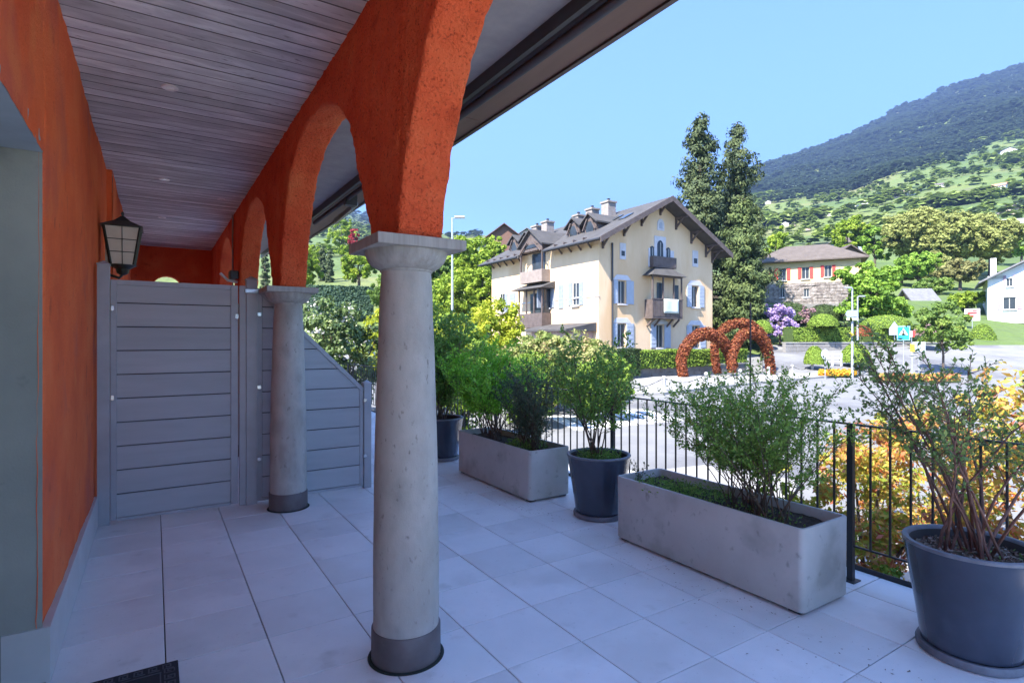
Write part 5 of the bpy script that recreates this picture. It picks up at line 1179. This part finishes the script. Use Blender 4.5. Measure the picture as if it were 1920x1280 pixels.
far = [(1893, 293, 30, whf, rfd, 'dark roofed chalet highest on the right slope'), (1872, 358, 24, whf, rfo, 'orange roofed house near the right border, middle of the slope'), (1893, 402, 34, pinkw, rfd, 'pinkish flat house above the long white wall'),
       (1848, 446, 20, whf, whf, 'small white house just below the long white wall'), (1908, 447, 34, whf, rfd, 'white house at the right border under the long wall'), (1762, 352, 16, whf, rfd, 'lone small house in the middle of the green slope'),
       (1709, 366, 18, whf, rfd, 'white house at the right end of the village row'), (1692, 360, 14, pinkw, rfd, 'dark roofed house beside the white one in the village row'), (1676, 374, 20, pinkw, rfo, 'pink house third from the right in the village row'), (1652, 376, 20, pinkw, rfd, 'wide pink house in the middle of the village row'),
       (1625, 384, 18, whf, rfo, 'orange roofed house near the left end of the village row'), (1605, 390, 10, whf, whf, 'tiny white house at the left end of the village row'), (1472, 426, 14, whf, whf, 'small white house low on the slope near the conifers'), (1488, 424, 8, pinkw, rfd, 'tiny pink house right of the white one near the conifers'),
       (1515, 432, 9, pinkw, rfo, 'tiny orange roofed house above the brown roof'), (1556, 405, 7, whf, whf, 'tiny white hut left of the round bright tree'), (1440, 384, 12, whf, rfd, 'pale house at the edge of the conifer crown'),
       (600, 478, 30, flat('bluish_wall', (.4, .45, .52), .9), rfd, 'grey blue house behind the cypresses'), (583, 440, 24, whf, rfd, 'white house high between the first two arches')]
for i, (px, py, wp, wm, rm, lb) in enumerate(far):
    p, d = hill_at(px, py); Lh = wp / F * d * .85; z0 = p.z - 2
    a_ = -YAW - math.atan(tt(px)) + random.Random(i).uniform(-.35, .35)
    o2 = p - Vector((math.cos(a_), math.sin(a_), 0)) * Lh / 2; hh = Lh * .42
    wn = [(Lh * f - Lh * .05, Lh * f + Lh * .05, z0 + 2 + hh * .45, z0 + 2 + hh * .75) for f in (.2, .4, .6, .8)] if wp > 12 else []
    hipped('distant_house', lb, (o2.x, o2.y), a_, Lh, Lh * .7, z0, z0 + 2 + hh, Lh * .24, wm, rm, Lh * .06, wins=wn, gable='side' if i % 2 else 'front', group='houses scattered on the mountain slope')
p, d = hill_at(1840, 424); p2, d2 = hill_at(1935, 418)
m = MB(); m.bar(p + Vector((0, 0, .5)), p2 + Vector((0, 0, .5)), 1, 2.6); o = part('terrace_wall', m, whf); tag(o, 'long white wall across the slope above the white house', 'wall')

# woodland on the mountain: uncountable mass of low-poly crowns
def woodland():
    rg = np.random.default_rng(77); pos = []; sc_ = []; col = []
    tries = 0
    while len(pos) < 26000 and tries < 500000:
        tries += 1
        px = rg.uniform(1380, 1990) if rg.random() < .87 else rg.uniform(560, 1380)
        k = rg.random() ** .7; d = 100 * (D_R / 100) ** (.22 + .79 * k)
        t = tt(px); x = d * (SN + CS * t); y = d * (CS - SN * t)
        f = (math.log(d / 100) / math.log(D_R / 100))
        nv = 1.15 * noise.noise(Vector((x / 230, y / 230, 5))) + .6 * noise.noise(Vector((x / 55, y / 55, 9)))
        edge = .68 + .09 * noise.noise(Vector((x / 200, y / 200, 2))) + max(0, (px - 1700) / 1000) * .3; dark = smooth(edge - .04, edge + .06, f) > rg.random()
        if not dark and nv < .30 and rg.random() < .96: continue
        if dark and nv < -.75: continue
        pos.append((x, y, hz(px, d))); s = (1.5 + d * .0018) * rg.choice([.55, .8, 1.0, 1.5]) * rg.uniform(.8, 1.2); sc_.append(s)
        sp = rg.random(); c = .16 + .10 * noise.noise(Vector((x / 120, y / 120, 17))) + rg.normal(0, .03) if dark else (.12 if sp < .06 else   .66 + .20 * noise.noise(Vector((x / 80, y / 80, 13)))) + rg.normal(0, .10); col.append(np.clip(c, 0, 1))
    n = len(pos); pos = np.array(pos); sc_ = np.array(sc_); q = 15
    v = unit(rg.normal(size=(n, q, 3)).reshape(-1, 3)); v[:, 2] = np.abs(v[:, 2]) * 1.2 - .15; S_ = np.repeat(sc_, q)[:, None]
    C_ = np.repeat(pos, q, 0) + v * S_ * rg.uniform(.55, 1, (n * q, 1)) + np.array([0, 0, .8]) * S_
    up_ = np.repeat((np.array(col) > .3) * -.8 + 3.0, q)[:, None]; N_ = unit(v + rg.normal(size=(n * q, 3)) * .25 + np.array([0, 0, 1.0]) * up_); U = unit(np.cross(N_, rg.normal(size=(n * q, 3)))); V = np.cross(N_, U); L = S_ * rg.uniform(.9, 1.5, (n * q, 1))
    wm_ = leafmat('woodland', [(.062, .095, .062), (.10, .145, .075), (.15, .21, .055), (.24, .32, .075), (.30, .35, .11)], .25, 1)
    o = quads('woodland', C_, U * L * .6, V * L * .55, np.clip(np.repeat(np.array(col), q) + rg.normal(0, .05, n * q), 0, 1), wm_)
    tag(o, 'dark forest and light green groves covering the mountain slope', 'forest', kind='stuff')
woodland()

# ------------------------------------------------------------------ street
def draped(pts, off, n=1):
    m = MB(); m.v = [tuple(P(px, d, hz(px, d) + off)) for px, d in pts]; m.f = [tuple(range(len(pts)))]; return m
m = MB(); ps = [P(px, d, 0) for px, d in ((1080, 24.2), (1245, 25.6), (1330, 28.6), (1420, 32), (1560, 38), (1640, 40), (1600, 42), (1420, 42), (1150, 35), (1060, 29))]
m.prism([(p.x, p.y, GZ - .1) for p in ps], (0, 0, .22)); struct('pavement', m, paving)
m = MB(); ps = [P(px, d, 0) for px, d in ((1150, 8.6), (1330, 9.4), (1480, 8.4), (1500, 9.6), (1320, 10.8), (1140, 10.0))]; m.prism([(p.x, p.y, GZ - .1) for p in ps], (0, 0, .20)); struct('pavement', m, paving)
m = MB(); m.box((4.45, -9, GZ - .1), (7.6, 9.5, GZ + .05)); struct('pavement', m, mat('concrete_paving', [(.3, (.42, .41, .39)), (.7, (.52, .51, .49))], scale=1.2, rough=.9, bump=[(30, .3, .01)]))
# painted markings
mk = flat('road_paint', (.75, .75, .73), .7)
for k in range(7):
    a = P(1080 + k * 30, 15.5 + k * .3, 0); u_ = Vector((.35, .94, 0)); v_ = Vector((.94, -.35, 0)); m = MB(); m.obb((a.x, a.y, GZ + .004), u_, v_, (0, 0, 1), (0, 0, 0), (3, .45, .003)); struct('road_marking', m, mk)
bst = mat('bollard_stone', [(.3, (.42, .41, .40)), (.7, (.52, .51, .5))], scale=6, rough=.8)
bp = []
for k in range(-2, 6):
    a = P(1245, 26.5, 0); b = P(1324, 29.6, 0); bp.append(a + (b - a) * k)
cl_ = ['iron chain behind the farther planter shrub', 'iron chain behind the middle pot shrub', 'iron chain sagging between the two clearly seen bollards', 'iron chain running from the farther clear bollard behind the copper hoop', 'iron chain behind the foreground shrub', 'iron chain behind the black cane', 'iron chain ending at the last bollard']
def bol_parts(t):
    part('shaft', MB().lathe(t.location, [(.13, .0), (.13, .06), (.11, .08), (.085, .56), (.10, .58), (.10, .64), (.07, .70), (0, .71)], 14), bst, t, sm=True)
bl = ['stone bollard hidden by the farther planter shrub', 'stone bollard behind the middle pot shrub', 'stone bollard beside the tall railing post, nearer of the two clearly seen', 'stone bollard farther of the two clearly seen, near the copper hoop', 'stone bollard behind the top left of the foreground shrub', 'stone bollard behind the foreground shrub by the black cane', 'stone bollard between foreground shrub and lamp pole', 'last stone bollard, nearest the lamp pole']
for k, p in enumerate(bp):
    lb = bl[k]
    t = thing('bollard', lb, 'bollard', (p.x, p.y, GZ + .12), 'stone bollards joined by chains'); bol_parts(t)
    if k < len(bp) - 1:
        q = bp[k + 1]; pts = [Vector((p.x, p.y, 0)).lerp(Vector((q.x, q.y, 0)), i / 14) + Vector((0, 0, GZ + .12 + .60 - .32 * math.sin(math.pi * i / 14))) for i in range(15)]
        m = MB()
        for i, (a, b) in enumerate(zip(pts, pts[1:])): m.bar(a, b, .035 if i % 2 else .015, .015 if i % 2 else .035)
        o = part('chain', m, darkm); tag(o, cl_[k], 'chain', 'chains between the bollards')
def hoop(lb, pts, rad, seed, n=5200):
    """pts: list of (px,py,d)"""
    q = [P(a, c, None, b) for a, b, c in pts]; cm = [Vector(x) for x in q]; path = []
    e = [cm[0]] + cm + [cm[-1]]
    for i in range(1, len(e) - 2):
        for k in range(8):
            t = k / 8; p0, p1, p2, p3 = e[i - 1:i + 3]; path.append(.5 * ((2 * p1) + (p2 - p0) * t + (2 * p0 - 5 * p1 + 4 * p2 - p3) * t * t + (3 * p1 - p0 - 3 * p2 + p3) * t ** 3))
    path.append(cm[-1]); th_ = thing('topiary_hoop', lb, 'topiary', path[0], 'leafy copper hoops by the street'); m = MB().tube(path, rad * .55, 8); part('core', m, flat('hoop_core', (.16, .05, .03), .9), th_)
    rg = np.random.default_rng(seed); A_ = np.array([list(p) for p in path]); k = rg.uniform(0, len(path) - 1.01, n); i = k.astype(int); f = (k - i)[:, None]; c = A_[i] * (1 - f) + A_[i + 1] * f; d = unit(A_[i + 1] - A_[i]); s = unit(np.cross(d, rg.normal(size=(n, 3))))
    tp = np.interp(k, [0, len(path) * .5, len(path)], [.75, 1.05, .8])[:, None]
    C_ = c + s * rad * tp * rg.uniform(.5, 1.05, (n, 1)); N_ = unit(s + rg.normal(size=(n, 3)) * .5); U = unit(np.cross(N_, rg.normal(size=(n, 3)))); V = np.cross(N_, U); L = .17 * rg.uniform(.6, 1.2, (n, 1)); quads('foliage', C_, U * L * .5, V * L * .33, np.clip(rg.normal(.45, .25, n), 0, 1), T_R, th_); return th_
hoop('large copper red leafy hoop at the left, standing on the pavement', [(1281, 706, 36.6), (1278, 672, 36.8), (1292, 642, 37), (1318, 626, 37.3), (1345, 632, 37.6), (1364, 655, 38), (1374, 690, 38.4)], .42, 91, 6500)
hoop('rear copper hoop whose top rises highest of the three', [(1345, 700, 40), (1340, 650, 40), (1358, 616, 40.3), (1388, 606, 40.6), (1418, 616, 41), (1438, 645, 41.4), (1446, 690, 41.6)], .36, 92, 5000)
hoop('right hand copper hoop partly hidden by the foreground shrub', [(1372, 698, 37.4), (1374, 662, 37.6), (1388, 632, 38), (1408, 624, 38.3), (1428, 636, 38.6), (1440, 665, 39), (1446, 700, 39.3)], .38, 93, 5000)
# lamps and signs
galv = flat('galvanised_steel', (.50, .51, .53), .4, .6)
def lamp(lb, px, d, ytop, head, z0=None, arm=(-1, 0)):
    zb = hz(px, d) if z0 is None else z0; b = P(px, d, zb); zt = H + d * (638 - ytop) / F; t = thing('street_lamp', lb, 'street lamp', b, 'street lamps')
    part('pole', MB().tube([b, b + Vector((0, 0, (zt - zb) * .4)), Vector((b.x, b.y, zt))], [.09, .075, .05], 10), galv, t, sm=True)
    a = Vector((CS * arm[0], -SN * arm[0], .0)) ; hc = Vector((b.x, b.y, zt)) + a * head * .5
    part('arm', MB().tube([(b.x, b.y, zt - .05), tuple(hc)], .03, 6), galv, t)
    m = MB(); m.obb(hc + Vector((0, 0, .02)), a, Vector((-a.y, a.x, 0)), (0, 0, 1), (-.1, -.14, -.05), (head, .14, .06)); part('lamp_head', m, galv, t, bevel=.03)
    return t
lamp('tall grey street lamp with flat head rising behind the bushes right of the nearest column', 848, 33, 408, .5, arm=(1, 0))
lampA = lamp('grey lamp pole across the street, left and nearer of the pair', 1598, 37.5, 540, .35, arm=(-1, 0))
lamp('grey lamp pole across the street, right and shorter of the pair', 1608, 43, 556, .35, arm=(1, 0))
sg_g = flat('sign_back_grey', (.32, .34, .38), .5, .3); sg_b = flat('sign_blue', (.02, .30, .62), .4, v=.05); sg_w = flat('sign_white', (.55, .55, .56), .4, v=.03); sg_k = flat('sign_black', (.02, .02, .03), .5); sg_y = flat('sign_yellow', (.8, .6, .04), .4); sg_r = flat('sign_red', (.65, .04, .04), .5)
def facing(px, d, z):      # frame turned towards the terrace
    t = tt(px); f = Vector((SN + CS * t, CS - SN * t, 0)).normalized(); u = Vector((f.y, -f.x, 0)); return P(px, d, z), u, -f
# pedestrian crossing sign
d = 37.5; o_, u, f = facing(1694, d, H + d * (638 - 638) / F); t = thing('pedestrian_sign', 'blue square pedestrian crossing sign with white triangle on a post', 'sign', P(1694, d, hz(1694, d)))
w2, hgt = .36, .95
m = MB(); m.obb(o_, u, f, (0, 0, 1), (-w2, -.02, .0), (w2, .0, hgt)); part('plate', m, flat('sign_light_blue', (.25, .60, .80), .4, v=.03), t, bevel=.015)
m = MB(); m.obb(o_, u, f, (0, 0, 1), (-w2 + .05, .001, .05), (w2 - .05, .006, hgt - .05)); part('blue_field', m, sg_b, t)
m = MB(); m.prism([o_ + u * -.26 + f * .007 + Vector((0, 0, .36)), o_ + u * .26 + f * .007 + Vector((0, 0, .36)), o_ + f * .007 + Vector((0, 0, .84))], f * .004); part('white_triangle', m, sg_w, t)
fg = MB(); fo = o_ + f * .012
def seg(x0, z0_, x1, z1_, w_): 
    a = fo + u * x0 + Vector((0, 0, z0_)); b = fo + u * x1 + Vector((0, 0, z1_)); fg.bar(a, b, w_, .004, f)
seg(0, .64, .0, .53, .05); seg(0, .54, -.07, .40, .03); seg(0, .54, .07, .40, .03); seg(0, .63, .08, .56, .02); seg(0, .63, -.07, .57, .02); fg.obb(fo, u, f, (0, 0, 1), (-.022, 0, .655), (.022, .004, .70)); part('walking_figure', fg, sg_k, t)
m = MB().tube([P(1694, d + .06, hz(1694, d)), P(1694, d + .06, H + hgt + .05)], .035, 8); part('post', m, galv, t)
def simple_sign(lb, px, d, zc, shape, w_, h_, m_, post=True, marks=None, name='traffic_sign'):
    o_, u, f = facing(px, d, zc); zb = hz(px, d); t = thing(name, lb, 'sign', P(px, d, zb)); m = MB()
    if shape == 'round': pts = [o_ + u * w_ / 2 * math.cos(a) + Vector((0, 0, h_ / 2 * math.sin(a))) for a in [i * math.pi / 12 for i in range(24)]]
    elif shape == 'tri': pts = [o_ + u * -w_ / 2 + Vector((0, 0, -h_ / 2)), o_ + u * w_ / 2 + Vector((0, 0, -h_ / 2)), o_ + Vector((0, 0, h_ / 2))]
    elif shape == 'arrow': pts = [o_ + u * a * w_ / 2 + Vector((0, 0, b * h_ / 2)) for a, b in ((1, -1), (1, 1), (-.7, 1), (-1, 0), (-.7, -1))]
    else: pts = [o_ + u * a * w_ / 2 + Vector((0, 0, b * h_ / 2)) for a, b in ((-1, -1), (1, -1), (1, 1), (-1, 1))]
    m.prism(pts, f * .03); part('plate', m, m_, t, bevel=.006)
    if marks:
        for (a, b, c, e, mm) in marks: q = MB(); q.obb(o_, u, f, (0, 0, 1), (a * w_, .031, b * h_), (c * w_, .036, e * h_)); part('mark', q, mm, t)
    if post: part('post', MB().tube([Vector((o_.x, o_.y, zb)) - f * .05, o_ - f * .05], .03, 8), galv, t)
    return t
zc = lambda y, d: H + d * (638 - y) / F
simple_sign('grey triangular sign back left of the blue pedestrian sign', 1677, 38.5, zc(609, 38.5), 'tri', .62, .5, sg_g)
simple_sign('grey square sign plate under the triangular one', 1676, 38.4, zc(622, 38.4), 'sq', .55, .45, sg_g, post=False)
simple_sign('grey round traffic sign low in front of the left topiary ball', 1547, 36, zc(664, 36), 'round', .46, .66, sg_g, marks=[(-.04, -.35, .04, .35, flat('sign_pale', (.55, .57, .6), .5))])
simple_sign('blue grey arrow shaped direction board on the nearer lamp pole', 1597, 37.3, zc(588, 37.3), 'arrow', .72, .45, flat('sign_greyblue', (.22, .30, .38), .5), post=False)
simple_sign('narrow pale yellow direction board below the arrow board', 1598, 37.3, zc(598, 37.3), 'sq', .66, .14, flat('sign_cream', (.75, .68, .40), .5), post=False)
simple_sign('small round yellow lamp plate on the nearer lamp pole', 1595, 37.3, zc(627, 37.3), 'round', .3, .28, sg_y, post=False)
simple_sign('white notice board with red marks beside the road on the slope', 1823, 58, zc(590, 58), 'sq', 1.25, 1.25, sg_w, marks=[(-.32, .05, .3, .22, sg_r), (-.2, -.22, .1, -.02, sg_r), (.0, .26, .3, .36, sg_r), (-.36, -.36, -.05, -.28, sg_r)], name='notice_board')
simple_sign('white information panel right of the pedestrian sign', 1723, 40, zc(650, 40), 'sq', .75, .7, flat('panel_pale_blue', (.38, .44, .52), .5), name='notice_board')
simple_sign('small white and red plate beside the blue sign', 1709, 37.8, zc(626, 37.8), 'sq', .4, .42, sg_w, marks=[(.12, -.5, .5, .5, sg_r)])
simple_sign('yellow marker post right of the pedestrian sign', 1711, 37, zc(652, 37), 'sq', .26, .5, sg_y)
# white barrier
t = thing('barrier', 'low white railing by the road between the two topiary balls', 'barrier', P(1562, 43, hz(1562, 43)))
a = P(1545, 43.5, 0); b = P(1578, 43, 0)
for z in (.35, .62, .9): m = MB(); m.bar((a.x, a.y, hz(1560, 43.3) + z), (b.x, b.y, hz(1560, 43.3) + z), .06, .12); part('rail', m, sg_w, t)
for f_ in (0, .5, 1): p = a.lerp(b, f_); m = MB(); m.box((p.x - .06, p.y - .06, hz(1560, 43.3)), (p.x + .06, p.y + .06, hz(1560, 43.3) + 1)); part('post', m, sg_w, t)
# flower bed
rg = np.random.default_rng(9); n = 2600; px_ = rg.uniform(1535, 1606, n); d_ = rg.uniform(37.6, 40.5, n)
C_ = np.array([list(P(a, b, hz(a, b) + .10 + .28 * rg.random())) for a, b in zip(px_, d_)]); U = unit(rg.normal(size=(n, 3))) * .09; V = unit(np.cross(U, rg.normal(size=(n, 3)))) * .06
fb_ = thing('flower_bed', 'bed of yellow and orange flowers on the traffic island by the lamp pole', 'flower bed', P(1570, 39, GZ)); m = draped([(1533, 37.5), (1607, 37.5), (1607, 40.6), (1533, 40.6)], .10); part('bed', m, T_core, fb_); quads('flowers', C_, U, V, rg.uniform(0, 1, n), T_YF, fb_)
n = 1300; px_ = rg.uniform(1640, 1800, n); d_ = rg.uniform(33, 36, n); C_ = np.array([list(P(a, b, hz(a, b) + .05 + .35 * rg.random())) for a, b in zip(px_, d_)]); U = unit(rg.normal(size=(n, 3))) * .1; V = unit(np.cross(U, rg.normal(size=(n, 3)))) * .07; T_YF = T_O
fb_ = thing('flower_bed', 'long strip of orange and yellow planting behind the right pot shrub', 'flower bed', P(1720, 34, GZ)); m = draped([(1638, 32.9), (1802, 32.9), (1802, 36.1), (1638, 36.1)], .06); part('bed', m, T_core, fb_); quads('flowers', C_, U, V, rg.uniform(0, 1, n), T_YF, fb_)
# cones / works barrier
def cone(lb, px, d):
    b = P(px, d, GZ); t = thing('traffic_cone', lb, 'traffic cone', b, 'traffic cones'); m = MB(); m.box((b.x - .2, b.y - .2, GZ), (b.x + .2, b.y + .2, GZ + .04)); part('base', m, flat('cone_orange', (.8, .2, .03), .5), t)
    part('cone', MB().lathe(b, [(.15, .04), (.03, .72), (0, .73)], 16), flat('cone_orange', (.8, .2, .03), .5), t, sm=True); part('stripe', MB().lathe(b, [(.112, .28), (.087, .42)], 16), sg_w, t, sm=True)
cone('orange traffic cone seen through the middle pot shrub', 1113, 25)
t = thing('works_barrier', 'red and white works barrier on the road behind the middle pot shrub', 'barrier', P(1075, 26, GZ)); a = P(1060, 26, 0); b = P(1098, 26, 0)
for k in range(6): p = a.lerp(b, k / 6); q = a.lerp(b, (k + 1) / 6); m = MB(); m.bar((p.x, p.y, GZ + .72), (q.x, q.y, GZ + .72), .04, .22); part('stripe', m, sg_r if k % 2 == 0 else sg_w, t)
for p in (a, b): m = MB(); m.box((p.x - .03, p.y - .03, GZ), (p.x + .03, p.y + .03, GZ + .85)); part('leg', m, galv, t)

# ------------------------------------------------------------------ haze
hb_ = MB(); hb_.box((-2600, -2600, -2.5), (5200, 4300, 1300))
hm_ = bpy.data.materials.new('haze'); hm_.use_nodes = True; N = hm_.node_tree.nodes; N.remove(N['Principled BSDF'])
pv = N.new('ShaderNodeVolumePrincipled'); pv.inputs['Density'].default_value = .0003; pv.inputs['Color'].default_value = (.27, .40, .76, 1); pv.inputs['Anisotropy'].default_value = .3
hm_.node_tree.links.new(pv.outputs[0], N['Material Output'].inputs['Volume'])
o = part('haze', hb_, hm_); o['kind'] = 'stuff'
for o in bpy.data.objects:
    if '_local' in o: del o['_local']
